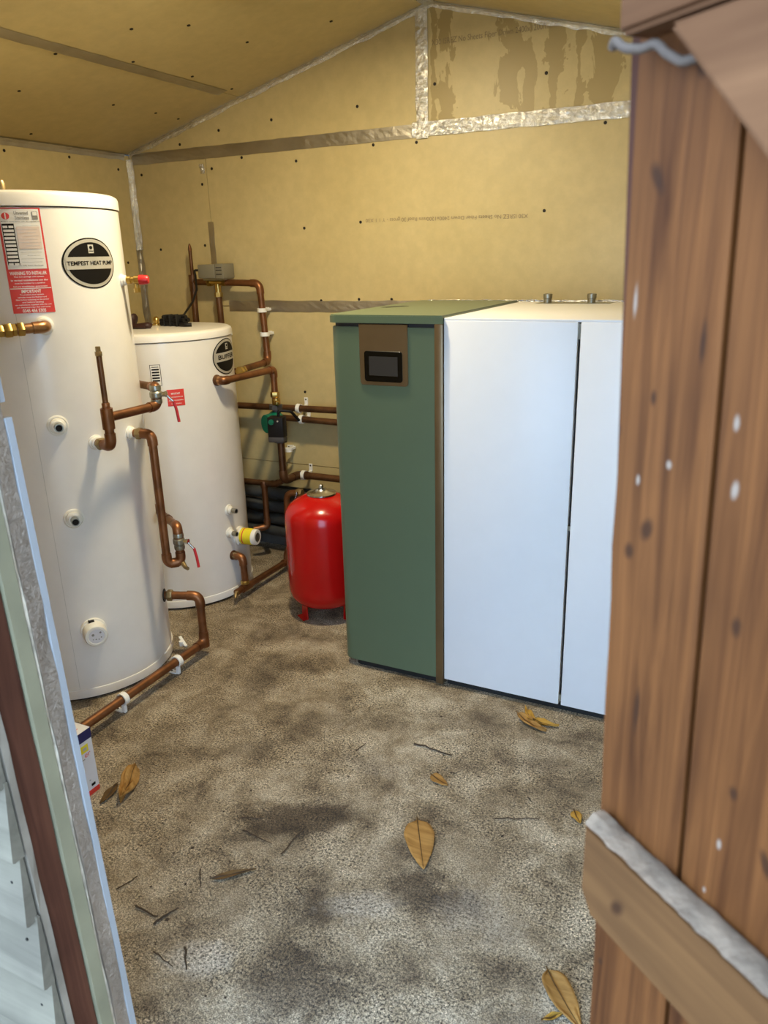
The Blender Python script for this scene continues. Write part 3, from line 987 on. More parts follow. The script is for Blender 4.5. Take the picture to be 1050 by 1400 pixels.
# relief valve with red cap
flange(tank1, T1, 26, 1.203, .017)
d, p = rdir(26), radial(T1, 26, T1[2], 1.203)
bm = B()
lathe(bm, [(0, .008), (.009, .008), (.009, .014), (.0115, .015), (.0115, .026), (.009, .028), (.009, .034), (.0125, .036), (.0125, .052), (0, .052)], p, d, 12)
tube(bm, [p + d * .040, p + d * .040 + Vector((0, 0, -.024))], .0075, 10)
tube(bm, [p + d * .040 + Vector((0, 0, -.022)), p + d * .040 + Vector((0, 0, -.034))], .0095, 6)
rv = link('relief_valve', bm, 'brass', tank1, 35)
bm = B(); lathe(bm, [(0, .050), (.0135, .050), (.0135, .058), (.0125, .072), (.010, .076), (0, .077)], p, d, 12)
link('valve_cap', bm, 'red_plastic', rv, 30)
flange(tank1, T1, -16.4, .777, .021)
flange(tank1, T1, 10.8, .777, .021)
flange(tank1, T1, -35, 1.101, .024)
# black sleeve round the lowest port
bm = B(); lathe(bm, [(0, 0), (.022, 0), (.022, .003), (0, .003)], radial(T1, 31, T1[2] - .001, .215), rdir(31), 24)
link('port_sleeve', bm, 'black_matte', tank1, 40)
# air vent on the lid (mostly out of the picture)
bm = B(); lathe(bm, [(0, 0), (.013, 0), (.013, .02), (.010, .028), (0, .03)], (-1.802, 1.468, 1.4285), (0, 0, 1), 16)
link('lid_vent', bm, 'brass_dull', tank1, 35)

tank2 = cylinder_tank('shorter white buffer cylinder with black straps on its lid', T2, .990, 1.020, -120)
badge(tank2, T2, 12.5, .918, 'BUFFER')
s = cyl_rect(T2, -57.4, -49.7, .846, .918, .0010, 'label_black', tank2, 'data_sticker')
cyl_rect(T2, -57.0, -50.1, .8475, .9165, .0015, 'label_white', s, 'sticker_panel')
for i in range(5):
    cyl_rect(T2, -56.2, -50.8, .8990 - i * .0095, .9040 - i * .0095, .0021, 'label_black', s, 'sticker_bar')
cyl_rect(T2, -56.0, -51.0, .909, .911, .0021, 'label_black', s, 'sticker_bar')
s = cyl_rect(T2, -47.2, -34.4, .773, .830, .0010, 'label_red', tank2, 'warning_sticker')
for i, (w, t) in enumerate(((.030, 'IMPORTANT'), (.048, 'This unit must be filled with'), (.050, 'inhibitor and vented before'), (.034, 'it is switched on'))):
    cyl_text(T2, t, -40.8, .816 - i * .0115, w, (.0065, .0042, .0042, .0042)[i], .0018, 'label_white', s, 'sticker_lettering')
port(tank2, T2, -4.3, .352, .020, .021, .0095)
port(tank2, T2, -5.8, .262, .020, .021, .0095)
flange(tank2, T2, -4.4, .168, .019, 'copper_dark')
flange(tank2, T2, -4.5, .842, .020, 'copper_dark')
d, p = rdir(6.5), radial(T2, 6.5, T2[2] - .004, .232)
bm = B(); lathe(bm, [(0, 0), (.037, 0), (.037, .012), (.033, .015), (0, .015)], p, d, 32)
im = link('immersion_heater', bm, 'plastic_white', tank2, 35)
bm = B(); lathe(bm, [(0, .013), (.031, .013), (.031, .080), (.028, .084), (0, .084)], p, d, 32)
link('heater_cap', bm, 'plastic_white', im, 35)
bm = B(); lathe(bm, [(.0312, .020), (.0318, .020), (.0318, .068), (.0312, .068)], p, d, 32)
link('cap_label', bm, 'yellow_label', im, 35)
for i in range(3):
    bm = B(); lathe(bm, [(.0318, .030 + i * .010), (.0322, .030 + i * .010), (.0322, .034 + i * .010), (.0318, .034 + i * .010)], p, d, 32)
    o = link('cap_print', bm, 'label_red' if i == 0 else 'yellow_label', im, 35)
bm = B(); lathe(bm, [(0, .0835), (.018, .0835), (.018, .0845), (0, .0845)], p, d, 20)
link('cap_plate', bm, 'steel_dull', im)
# dome vent, brass, on lid
bm = B(); lathe(bm, [(0, 0), (.018, 0), (.018, .006), (.011, .008), (.011, .014), (.0135, .018), (.012, .026), (.007, .032), (0, .034)], (-2.095, 2.295, 1.022), (0, 0, 1), 20)
link('air_vent', bm, 'brass', tank2, 40)

# straps and cable lying on the buffer cylinder
def blob(name, mat, label, cat, segs, group=None):
    root = thing(name, label, cat, segs[0][0][0])
    for nm, pts, r in segs:
        pass
    return root
o = thing('cable_gland', 'bundle of black cable wrapped on the lid of the shorter cylinder', 'cable', (-1.99, 2.27, 1.024))
bm = B()
for k in range(5):
    yy = 2.262 + .013 * (k % 3)
    zz = 1.0320 + .0105 * (k // 2)
    tube(bm, arc_path([(-2.040, yy - .004, zz), (-2.01, yy, zz + .003), (-1.965, yy + .01, zz - .001), (-1.940, yy + .008, zz + .002)], .02)[0], .0082, 8)
link('cable_bundle', bm, 'black_plastic', o, 60)
bm = B(); tube(bm, arc_path([(-1.955, 2.262, 1.0305), (-1.925, 2.258, 1.0298), (-1.908, 2.272, 1.0296)], .02)[0], [.007] * 11, 8)
link('cable_tail', bm, 'black_plastic', o, 60)
for xx in (-2.02, -1.992, -1.96):
    bm = B(); box(bm, xx - .002, xx + .002, 2.250, 2.302, 1.0234, 1.0645, .001)
    link('cable_tie', bm, 'black_matte' if xx != -2.0 else 'steel_dull', o)
o = thing('folded_strap', 'dark brown folded strap on the lid of the shorter cylinder', 'strap', (-2.06, 2.15, 1.027))
bm = B()
sec = []
pth = [(-2.085, 2.165, 1.064), (-2.078, 2.162, 1.046), (-2.082, 2.158, 1.032), (-2.06, 2.158, 1.029), (-2.035, 2.165, 1.032), (-2.018, 2.17, 1.030)]
for i, pnt in enumerate(pth):
    sec.append([bm.verts.new(Vector(pnt) + Vector((0, 0, .003)) + Vector(q)) for q in ((0, -.016, -.004), (.006, -.010, .006), (.006, .010, .007), (0, .016, -.004))])
for a, c in zip(sec, sec[1:]):
    for k in range(4):
        bm.faces.new((a[k], a[(k + 1) % 4], c[(k + 1) % 4], c[k]))
bm.faces.new(sec[0][::-1]); bm.faces.new(sec[-1])
bmesh.ops.recalc_face_normals(bm, faces=bm.faces[:])
bmesh.ops.subdivide_edges(bm, edges=bm.edges[:], cuts=1, use_grid_fill=True, smooth=.6)
for v_ in bm.verts:
    v_.co.z = max(v_.co.z, 1.0226)
link('strap_fold', bm, 'brown_strap', o, True)
bm = B(); tube(bm, arc_path([(-2.085, 2.152, 1.0295), (-2.05, 2.146, 1.0295), (-2.02, 2.156, 1.0297)], .02)[0], .007, 8)
link('strap_roll', bm, 'brown_strap', o, True)

# ================================================================== pipework
# pipe leaving the tall cylinder to the left, out of the picture
r = thing('copper_pipe', 'short copper elbow pipe with brass nuts above the capped ports of the tall cylinder', 'pipe', (-1.68, 1.42, 1.1))
p0 = radial(T1, -35, T1[2] + .005, 1.101)
p1 = radial(T1, -35, T1[2] + .048, 1.101)
p2 = p1 + Vector((-.075, -.155, -.004))
p3 = p1 + Vector((-.22, -.46, -.012))
pipe(r, [p0, p1, p3], .0125, 'copper_bright', .024)
dd = (p3 - p1).normalized()
for q, ln, rr in ((.062, .016, .0185), (.078, .010, .0165), (.092, .018, .019), (.112, .02, .016)):
    collar(r, p1 + dd * q, dd, rr, ln, 'brass', 'brass_nut', True)

# tee run with the thin upright
r = thing('copper_pipe', 'copper tee pipe with thin capped upright between the two cylinders', 'pipe', (-1.574, 1.495, .777))
e0 = radial(T1, -16.4, T1[2] + .008, .777)
dt = Vector((-1.574, 1.495, .777))
tz = .857
be = Vector((-1.567, 1.680, tz))
pipe(r, [e0, dt, Vector((dt.x, dt.y, .884))], .0125, 'copper', .024)
link('tee', tube(B(), [(dt.x, dt.y, .826), (dt.x, dt.y, .882)], .0165), 'copper', r, 60)
pipe(r, [(dt.x, dt.y, .878), (dt.x, dt.y, 1.030)], .0075, 'copper_dark', name='thin_pipe')
collar(r, (dt.x, dt.y, .889), (0, 0, 1), .0105, .016, 'copper')
collar(r, (dt.x, dt.y, 1.026), (0, 0, 1), .0095, .012, 'brass_dull', 'cap_nut', True)
collar(r, (dt.x, dt.y, 1.038), (0, 0, 1), .0068, .014, 'brass_dull', 'cap_plug', True)
collar(r, e0 + (dt - e0) * .28, dt - e0, .0175, .018, 'brass_dull', 'nut', True)
pipe(r, [(dt.x, dt.y, tz), be, (be.x, be.y, .912), (-1.705, 1.815, .884), (-1.945, 1.985, .858)], .0125, 'copper', .02)

def ball_valve(label, c, handle_dir, grp=None):
    r = thing('ball_valve', label, 'valve', c)
    c = Vector(c)
    bm = B()
    lathe(bm, [(0, -.026), (.0155, -.026), (.0165, -.022), (.0165, -.014), (.014, -.012), (.0185, -.006), (.0185, .006), (.014, .012), (.0165, .014), (.0165, .022), (.0155, .026), (0, .026)], c, (0, 0, 1), 12)
    link('valve_body', bm, 'steel_dull', r, 35)
    h = Vector(handle_dir).normalized()
    bm = B(); lathe(bm, [(0, .010), (.0075, .010), (.0075, .026), (.009, .026), (.009, .032), (0, .033)], c, h, 8)
    link('stem_nut', bm, 'steel', r, 35)
    s = c + h * .028
    side = Vector((0, 0, 1)).cross(h).normalized()
    bm = B(); tube(bm, [s, s + h * .010 + Vector((0, 0, -.012)), s + h * .020 + Vector((0, 0, -.022))], .0034, 8)
    lv = link('lever', bm, 'steel', r, 60)
    bm = B()
    a = s + h * .020 + Vector((0, 0, -.020))
    tube(bm, [a, a + h * .006 + Vector((0, 0, -.030)), a + h * .009 + Vector((0, 0, -.062))], .0042, 8)
    link('lever_sleeve', bm, 'red_plastic', lv, 60)
    return r
ball_valve('grey ball valve with red lever on the tee pipe, in front of the red sticker', (-1.567, 1.680, .889), (.75, .45, 0))
# riser loop
r = thing('copper_pipe', 'long copper down-pipe with a U-bend between the two cylinders', 'pipe', (-1.582, 1.659, .37))
e0 = radial(T1, 10.8, T1[2] + .008, .777)
ee = Vector((-1.582, 1.659, .777))
uu = Vector((-1.5545, 1.690, .370))
pipe(r, [e0, ee, (ee.x, ee.y, .370), uu, (uu.x, uu.y, .486), (-1.705, 1.815, .450), (-1.945, 1.985, .425)], .0125, 'copper', .022)
collar(r, e0 + (ee - e0) * .35, ee - e0, .0175, .018, 'brass_dull', 'nut', True)
link('drain_cock', tube(B(), [uu + Vector((0, 0, .004)), uu + Vector((.022, -.008, -.012)), uu + Vector((.036, -.014, -.012))], [.009, .0065, .0055], 10), 'brass_dull', r, 50)
ball_valve('grey ball valve with red lever on the U-bend of the down-pipe', (uu.x, uu.y, .438), (.85, .2, 0))
# return along the floor
r = thing('copper_pipe', 'copper pipe dropping from the tall cylinder and running along the floor', 'pipe', (-1.575, 1.5, .03))
f0 = radial(T1, 31, T1[2] + .001, .215)
pipe(r, [f0, (-1.576, 1.778, .214), (-1.576, 1.778, .045), (-1.566, 0.98, .045)], .0135, 'copper', .026)
collar(r, f0 + (Vector((-1.576, 1.778, .214)) - f0) * .16, Vector((-1.576, 1.778, .214)) - f0, .019, .018, 'brass_dull', 'nut', True)
link('elbow', tube(B(), [(-1.576, 1.778, .07), (-1.576, 1.778, .03)], .0165), 'copper', r, 60)

def clip_on(label, c, axis, base, grp, rr=.0150, wide=.016):
    """c-shaped clip round a pipe at c, its foot reaching the surface point base"""
    r = thing('pipe_clip', label, 'pipe clip', base, grp)
    c, axis, base = Vector(c), Vector(axis).normalized(), Vector(base)
    to = (base - c)
    to = (to - axis * to.dot(axis))
    L = to.length
    to.normalize()
    sd = axis.cross(to)
    bm = B()
    n = 18
    outer, inner = rr + .0045, rr + .0006
    rows = []
    for k in range(n + 1):
        a = math.radians(-160 + 320 * k / n)
        dv = -to * math.cos(a) + sd * math.sin(a)
        rows.append([bm.verts.new(c + dv * inner - axis * wide / 2), bm.verts.new(c + dv * outer - axis * wide / 2), bm.verts.new(c + dv * outer + axis * wide / 2), bm.verts.new(c + dv * inner + axis * wide / 2)])
    for a, q in zip(rows, rows[1:]):
        for k in range(4):
            bm.faces.new((a[k], a[(k + 1) % 4], q[(k + 1) % 4], q[k]))
    bm.faces.new(rows[0][::-1]); bm.faces.new(rows[-1])
    bmesh.ops.recalc_face_normals(bm, faces=bm.faces[:])
    link('clip_ring', bm, 'clip_white', r, 50)
    def obox(o, du, hu, dvv, hv, dw, hw, mat, name, par):
        bm = B(); box(bm, -hu, hu, -hv, hv, -hw, hw, min(hu, hv, hw) * .25, 1)
        for v in bm.verts:
            v.co = o + axis * (du + v.co.x) + sd * (dvv + v.co.y) + to * (dw + v.co.z)
        return link(name, bm, mat, par)
    obox(c, 0, wide * .35, 0, .006, (rr + L) / 2, max(.002, (L - rr) / 2), 'clip_white', 'clip_post', r)
    obox(c, 0, wide * .5, .020, .016, L - .0022, .0022, 'clip_white', 'clip_foot', r)
    obox(c, 0, .003, .028, .003, L - .0045, .0008, 'hole_dark', 'clip_screw', r)
    return r
clip_on('white plastic clip on the floor pipe, the one nearer the small carton', (-1.572, 1.402, .045), (0, 1, 0), (-1.572, 1.402, .0005), 'pipe clips')
clip_on('white plastic clip on the floor pipe, the one nearer the upright elbow', (-1.574, 1.640, .045), (0, 1, 0), (-1.574, 1.640, .0005), 'pipe clips')
o = thing('pipe_clip', 'loose white plastic clip lying against the foot of the tall cylinder', 'pipe clip', (-1.70, 1.79, .004), 'pipe clips')
bm = B(); box(bm, -.028, .028, -.005, .005, -.003, .003, .001)
bmesh.ops.rotate(bm, verts=bm.verts[:], cent=(0, 0, 0), matrix=Matrix.Rotation(-.5, 3, 'Z') @ Matrix.Rotation(.25, 3, 'Y'))
bmesh.ops.translate(bm, verts=bm.verts[:], vec=(-1.69, 1.80, .012))
link('clip_foot', bm, 'clip_white', o)
bm = B(); lathe(bm, [(0, 0), (.008, 0), (.008, .016), (.005, .016), (0, .016)], (-1.692, 1.792, .001), (.1, 0, 1), 12)
link('clip_ring', bm, 'clip_white', o)

# wall pipework behind the shorter cylinder
YP = 2.66
r = thing('copper_pipe', 'thin copper upright on the back wall with a tee into the motorised valve', 'pipe', (-2.2, YP, .4))
pipe(r, [(-2.203, YP, 1.165), (-2.203, YP, 1.300)], .0072, 'copper_dark', name='thin_pipe')
bm = B(); lathe(bm, [(.0075, 0), (.0085, .004), (.006, .018), (.003, .026), (0, .03)], (-2.203, YP, 1.290), (0, 0, 1), 12)
link('pipe_cap', bm, 'copper', r, 40)
pipe(r, [(-2.205, YP, 1.17), (-2.211, YP, .78), (-2.212, 2.57, .72), (-2.213, 2.57, .346)], .0135, 'copper_dark', .025)
link('tee', tube(B(), [(-2.203, YP, 1.195), (-2.203, YP, 1.130)], .0165), 'copper_dark', r, 60)
pipe(r, [(-2.203, YP, 1.166), (-2.115, YP, 1.165)], .0125, 'copper_dark')

zv = thing('motorised_valve', 'grey box motorised valve on a brass tee on the back wall', 'valve', (-2.077, YP, 1.14))
bm = B()
tube(bm, [(-2.125, YP, 1.165), (-2.03, YP, 1.163)], .013, 12)
for x in (-2.115, -2.038):
    lathe(bm, [(0, -.008), (.017, -.008), (.017, .008), (0, .008)], (x, YP, 1.164), (1, 0, 0), 6)
tube(bm, [(-2.076, YP, 1.16), (-2.076, YP, 1.115)], .013, 12)
lathe(bm, [(0, -.009), (.0175, -.009), (.0175, .009), (0, .009)], (-2.076, YP, 1.115), (0, 0, 1), 6)
link('valve_body', bm, 'brass', zv, 35)
bm = B(); box(bm, -2.137, -2.052, YP - .045, YP + .03, 1.181, 1.235, .004)
link('actuator_box', bm, 'actuator_grey', zv, 40)
bm = B(); box(bm, -2.050, -2.008, YP - .045, YP + .03, 1.179, 1.237, .004)
ae = link('actuator_end', bm, 'actuator_grey', zv, 40)
for z in (1.196, 1.212, 1.222):
    bm = B(); box(bm, -2.044, -2.016, YP - .0462, YP - .0448, z - .002, z + .002)
    link('actuator_slot', bm, 'gap_dark', ae)
bm = B(); box(bm, -2.125, -2.02, YP - .03, YP + .02, 1.172, 1.182, .002)
link('mount_plate', bm, 'steel_dull', zv)
bm = B()
pts = [(-2.134, YP - .047, 1.213), (-2.142, YP - .058, 1.214), (-2.118, 2.575, 1.190), (-2.072, 2.52, 1.144), (-2.039, 2.45, 1.101), (-2.008, 2.36, 1.063), (-1.97, 2.30, 1.054)]
tube(bm, arc_path(pts, .08)[0], .0042, 8)
o = link('black_cable', bm, 'black_plastic', None, 60)
tag(o, 'black cable from the grey valve box down to the cylinder lid', 'cable')

r = thing('copper_pipe', 'copper pipe from the motorised valve, down the back wall past two clips', 'pipe', (-1.86, YP, .85))
pipe(r, [(-2.03, YP, 1.163), (-1.868, YP, 1.158), (-1.853, YP, .848), radial(T2, 33, T2[2] + .002, .848)], .0130, 'copper', .03)
pe = radial(T2, 33, T2[2] + .022, .849)
dv = Vector((-1.853, YP, .848)) - pe
collar(r, pe, dv, .019, .020, 'brass', 'brass_nut', True)
collar(r, pe + dv.normalized() * .024, dv, .0175, .016, 'brass', 'brass_nut', True)
r = thing('copper_pipe', 'copper upright dropping from the motorised valve behind the shorter cylinder', 'pipe', (-2.075, YP, .4))
pipe(r, [(-2.076, YP, 1.11), (-2.073, YP, .78), (-2.073, 2.57, .72), (-2.073, 2.57, .348)], .0130, 'copper_dark', .025)
clip_on('white clip on the wall pipe level with the dull tape line', (-1.865, YP, 1.054), (0, 0, 1), (-1.865, YB - .0005, 1.054), 'pipe clips')
clip_on('white clip on the wall pipe just below the dull tape line', (-1.860, YP, .959), (0, 0, 1), (-1.860, YB - .0005, .959), 'pipe clips')
clip_on('white clip on the hidden upright beside the lid of the shorter cylinder', (-2.073, YP, .951), (0, 0, 1), (-2.073, YB - .0005, .951), 'pipe clips')

# pump run
FX, FY = -1.7565, 2.552
r = thing('copper_pipe', 'copper pipe from the shorter cylinder through the green pump to the wall run', 'pipe', (FX, FY, .37))
f0 = radial(T2, -4.5, T2[2] + .008, .842)
f1 = radial(T2, -4.5, T2[2] + .034, .842)
pipe(r, [f0, f1, (FX, FY, .834), (FX, FY, .675)], .0130, 'copper', .018)
collar(r, f0 + rdir(-4.5) * .009, rdir(-4.5), .0175, .012, 'copper_bright', 'nut', True)
pipe(r, [(FX + .012, FY, .56), (FX + .014, FY, .376), (FX + .02, YP, .376), (-1.05, YP, .376)], .0150, 'copper_dark', .03)
collar(r, (FX, FY, .735), (0, 0, 1), .0185, .022, 'brass', 'brass_nut', True)
collar(r, (FX + .004, FY, .708), (0, 0, 1), .017, .026, 'brass', 'brass_nut')
bm = B(); lathe(bm, [(0, 0), (.0095, 0), (.0095, .022), (.006, .026), (0, .027)], (FX + .008, FY - .006, .705), (.7, -.7, 0), 10)
link('bleed_screw', bm, 'brass', r, 35)

pm = thing('circulation_pump', 'green circulation pump with black control box on the copper pipe', 'pump', (FX, FY, .55))
bm = B()
tube(bm, [(FX, FY, .69), (FX + .012, FY, .545)], .017, 16)
for z in (.685, .550):
    lathe(bm, [(0, -.009), (.027, -.009), (.027, .009), (0, .009)], (FX + (.012 if z < .6 else 0), FY, z), (0, 0, 1), 8)
link('pump_flange', bm, 'pump_grey', pm, 40)
pd = Vector((-.42, -.90, 0)).normalized()
c0 = Vector((FX - .002, FY, .622))
bm = B(); lathe(bm, [(0, -.02), (.036, -.02), (.046, -.008), (.047, .012), (.040, .020), (.037, .05), (0, .05)], c0, pd, 28)
link('pump_housing', bm, 'pump_green', pm, 40)
bd = Vector((.25, -.97, 0)).normalized(); bs = Vector((.97, .25, 0))
c1 = c0 + Vector((.040, -.056, .004))
def pbox(name, mat, u0, u1, w0, w1, z0, z1, bev=.003, par=None):
    bm = B(); box(bm, u0, u1, w0, w1, z0, z1, bev)
    for v in bm.verts:
        v.co = c1 + bs * v.co.x + bd * v.co.y + Vector((0, 0, v.co.z))
    return link(name, bm, mat, par or pm, 40)
cb = pbox('control_box', 'black_plastic', -.030, .034, -.02, .030, -.050, .034, .004)
pbox('box_cover', 'pump_grey', -.030, .034, -.012, .0305, -.066, -.042, .004)
bm = B(); lathe(bm, [(0, 0), (.0115, 0), (.0105, .007), (0, .008)], c1 + bd * .029 + bs * -.012 + Vector((0, 0, .016)), bd, 16)
link('dial', bm, 'pump_green', cb, 35)
bm = B(); lathe(bm, [(0, 0), (.0035, 0), (.0035, .0015), (0, .002)], c1 + bd * .0298 + bs * .014 + Vector((0, 0, .020)), bd, 10)
link('indicator', bm, 'label_silver', cb)
bm = B(); tube(bm, arc_path([c1 + bs * .008 + Vector((0, .0, .03)), c1 + bs * .01 + Vector((0, 0, .058)), c1 + bs * .05 + Vector((0, .02, .050)), c1 + bs * .064 + Vector((0, .05, .008))], .02)[0], .006, 8)
link('supply_cable', bm, 'black_plastic', pm, 60)

# horizontal wall runs to the boiler
r = thing('copper_pipe', 'upper of two copper pipes running along the wall to the green boiler', 'pipe', (-1.6, YP, .65))
pipe(r, [(-2.28, YP, .652), (-1.05, YP, .672)], .0135, 'copper_dark')
r = thing('copper_pipe', 'lower of two copper pipes running along the wall to the green boiler', 'pipe', (-1.6, YP, .60))
pipe(r, [(-1.800, YP, .6175), (-1.05, YP, .610)], .0130, 'copper_dark')
clip_on('white clip on the upper of the two wall pipes beside the pump', (-1.716, YP, .661), (1, 0, 0), (-1.716, YB - .0005, .661), 'pipe clips', .0155)
clip_on('white clip on the lower of the two wall pipes beside the pump', (-1.706, YP, .6165), (1, 0, 0), (-1.706, YB - .0005, .6165), 'pipe clips', .0145)
clip_on('white clip on the wall pipe above the red vessel', (-1.712, YP, .376), (1, 0, 0), (-1.712, YB - .0005, .376), 'pipe clips', .0160)
clip_on('small white clip on the wall below the pump', (-1.788, YP + .01, .478), (0, 0, 1), (-1.788, YB - .0005, .478), 'pipe clips', .012)
r = thing('copper_pipe', 'low copper pipe with a tee dropping towards the yellow-labelled heater', 'pipe', (-1.9, 2.57, .1))
pipe(r, [(-2.25, 2.57, .345), (-1.80, 2.57, .352), (-1.7565, 2.57, .372)], .0125, 'copper_dark', .02)
pipe(r, [(-1.856, 2.57, .351), (-1.856, 2.57, .155), (-1.90, 2.53, .150)], .0125, 'copper', .02)
collar(r, (-1.856, 2.57, .345), (0, 0, 1), .0165, .03, 'copper')
# pipe to the red vessel
r = thing('copper_pipe', 'curved copper pipe with chain beside the red vessel', 'pipe', (-1.69, 2.5, .0))
pipe(r, [(-1.7203, 2.50, .042), (-1.719, 2.50, .075), (-1.700, 2.50, .115), (-1.700, 2.50, .345), (-1.625, 2.50, .352)], .0130, 'copper', .045, elbows=False)
link('tee', tube(B(), [(-1.7207, 2.475, .040), (-1.7199, 2.525, .040)], .0160), 'copper', r, 60)
collar(r, (-1.635, 2.50, .352), (1, 0, 0), .0185, .026, 'brass_dull', 'nut', True)
bm = B(); tube(bm, arc_path([(-1.633, 2.48, .362), (-1.636, 2.47, .335), (-1.655, 2.47, .315)], .02)[0], .003, 6)
link('chain', bm, 'steel', r, 60)
bm = B(); lathe(bm, [(0, 0), (.020, 0), (.022, .01), (.020, .03), (.012, .038), (0, .04)], (-1.60, 2.46, .27), (-.2, -.6, .75), 16)
link('valve_cap', bm, 'pump_green', r, 40)

# lagged pipes
ORD = ('topmost', 'second from the top', 'third from the top', 'lowest')
for k, z in enumerate((.276, .218, .160, .102)):
    bm = B()
    pth = [(-2.34 + i * .06, 2.665 + .003 * math.sin(i * 1.7 + k), z + .003 * math.sin(i * 1.1 + k * 2)) for i in range(22)]
    tube(bm, pth, [.0240 + .0010 * math.sin(i * 2.3 + k) for i in range(22)], 16)
    o = link('lagged_pipe', bm, 'lagging', None, 60)
    tag(o, 'black foam-lagged pipe low on the back wall, %s of four' % ORD[k], 'pipe', 'lagged pipes on the back wall')
# lower port of the buffer cylinder
r = thing('copper_pipe', 'copper elbow from the foot of the shorter cylinder to a low floor pipe', 'pipe', (-1.72, 2.21, .02))
b0 = radial(T2, -4.4, T2[2] + .006, .168)
pipe(r, [b0, (-1.722, 2.207, .168), (-1.724, 2.215, .04)], .0130, 'copper', .022)
collar(r, b0 + Vector((.010, 0, 0)), (1, 0, 0), .0175, .018, 'brass_dull', 'nut', True)
pipe(r, [(-1.726, 2.155, .040), (-1.718, 2.64, .040)], .0125, 'copper', .02)
link('tee', tube(B(), [(-1.725, 2.19, .04), (-1.7245, 2.24, .04)], .016), 'copper', r, 60)
link('drain_cock', tube(B(), [(-1.726, 2.165, .04), (-1.716, 2.14, .042), (-1.712, 2.13, .030)], [.011, .007, .006], 10), 'brass_dull', r, 50)
collar(r, (-1.724, 2.212, .062), (0, 0, 1), .017, .014, 'brass', 'nut')

# ================================================================== red expansion vessel
vx, vy, vr = -1.362, 2.222, .136
v = thing('expansion_vessel', 'glossy red expansion vessel standing beside the green boiler', 'vessel', (vx, vy, 0))
bm = B()
prof = [(0, .046), (.055, .047), (.088, .052), (.110, .062), (.125, .077), (.133, .095), (vr, .115), (vr, .372), (.1345, .390), (.129, .405), (.118, .420), (.098, .436), (.070, .450), (.045, .459), (0, .461)]
lathe(bm, prof, (vx, vy, 0), (0, 0, 1), 56)
link('vessel_body', bm, 'red_gloss', v, 50)
bm = B()
lathe(bm, [(0, .454), (.047, .454), (.052, .459), (.052, .464), (.042, .466), (.028, .469), (.020, .476), (.018, .478), (.012, .477), (.012, .473), (0, .473)], (vx, vy, 0), (0, 0, 1), 40)
fl = link('top_flange', bm, 'steel', v, 35)
bm = B(); lathe(bm, [(0, .470), (.0085, .470), (.0085, .490), (.006, .493), (0, .493)], (vx, vy, 0), (0, 0, 1), 14)
link('valve_stem', bm, 'steel', fl, 35)
for a in (235, 355, 115):
    d = rdir(a); s = Vector((-d.y, d.x, 0))
    bm = B()
    c = Vector((vx, vy, 0)) + d * .088
    prism(bm, [(-.020, .07), (-.026, .001), (.026, .001), (.020, .07)], c, s, (0, 0, 1), d, .004)
    prism(bm, [(-.026, 0), (-.026, .022), (.026, .022), (.026, 0)], c + Vector((0, 0, .0005)), s, d, (0, 0, 1), .003)
    link('foot', bm, 'red_gloss', v)

# ================================================================== green boiler
YG, YGB, ZT = 1.913, 2.575, 1.0925
gb = thing('pellet_boiler', 'sage green boiler with small black touch screen in a bronze panel', 'boiler', (-.95, 2.24, 0))
def round_plan(x0, x1, y0, y1, rad, n=8):
    """plan outline with a rounded front-left corner"""
    pts = [(x1, y0), (x1, y1), (x0, y1)]
    for k in range(n + 1):
        a = math.pi + (math.pi / 2) * k / n
        pts.append((x0 + rad + rad * math.cos(a), y0 + rad + rad * math.sin(a)))
    return pts
def plan_prism(pts, z0, z1, name, mat, par, bev=0):
    bm = B(); prism(bm, pts, (0, 0, z0), (1, 0, 0), (0, 1, 0), (0, 0, 1), z1 - z0)
    if bev:
        es = [e for e in bm.edges if abs(e.verts[0].co.z - e.verts[1].co.z) < 1e-6 and e.verts[0].co.z > z1 - 1e-4]
        bmesh.ops.bevel(bm, geom=es, offset=bev, segments=2, affect='EDGES')
    return link(name, bm, mat, par, 35)
plan_prism(round_plan(-1.085, -.785, YG + .015, YGB, .02), .0, .03, 'plinth', 'black_matte', gb)
plan_prism(round_plan(-1.121, -.797, YG, YGB, .034), .024, 1.0665, 'casing', 'boiler_green', gb, .002)
plan_prism(round_plan(-1.115, -.797, YG + .006, YGB, .034), 1.066, 1.0775, 'shadow_gap', 'black_matte', gb)
lid = plan_prism(round_plan(-1.127, -.7735, YG - .004, YGB + .004, .034), 1.077, 1.0985, 'lid', 'boiler_green', gb, .003)
bm = B(); box(bm, -.797, -.7735, YG - .006, YGB, .008, 1.0765, .0015)
link('edge_strip', bm, 'bronze_metal', gb, 40)
bm = B()
prism(bm, [(-1.177, 2.208), (-1.150, 2.196), (-1.105, 2.262), (-1.132, 2.274)], (.075, 0, 1.0984), (1, 0, 0), (0, 1, 0), (0, 0, 1), .0006)
link('lid_slot', bm, 'black_matte', lid)
# touch panel
def rrect(x0, x1, z0, z1, rb, rt=0.0, n=5):
    pts = []
    for (cx, cz, a0, r) in ((x1 - rb, z0 + rb, 270, rb), (x1 - rt, z1 - rt, 0, rt), (x0 + rt, z1 - rt, 90, rt), (x0 + rb, z0 + rb, 180, rb)):
        if r == 0:
            pts.append((cx, cz)); continue
        for k in range(n + 1):
            a = math.radians(a0 + 90 * k / n)
            pts.append((cx + r * math.cos(a), cz + r * math.sin(a)))
    return pts
def front(name, poly, mat, y, t, par, bev=.0008):
    bm = B(); prism(bm, poly, (0, y, 0), (1, 0, 0), (0, 0, 1), (0, -1, 0), t)
    if bev:
        es = [e for e in bm.edges if all(abs(vv.co.y - (y - t)) < 1e-6 for vv in e.verts)]
        bmesh.ops.bevel(bm, geom=es, offset=bev, segments=1, affect='EDGES')
    return link(name, bm, mat, par)
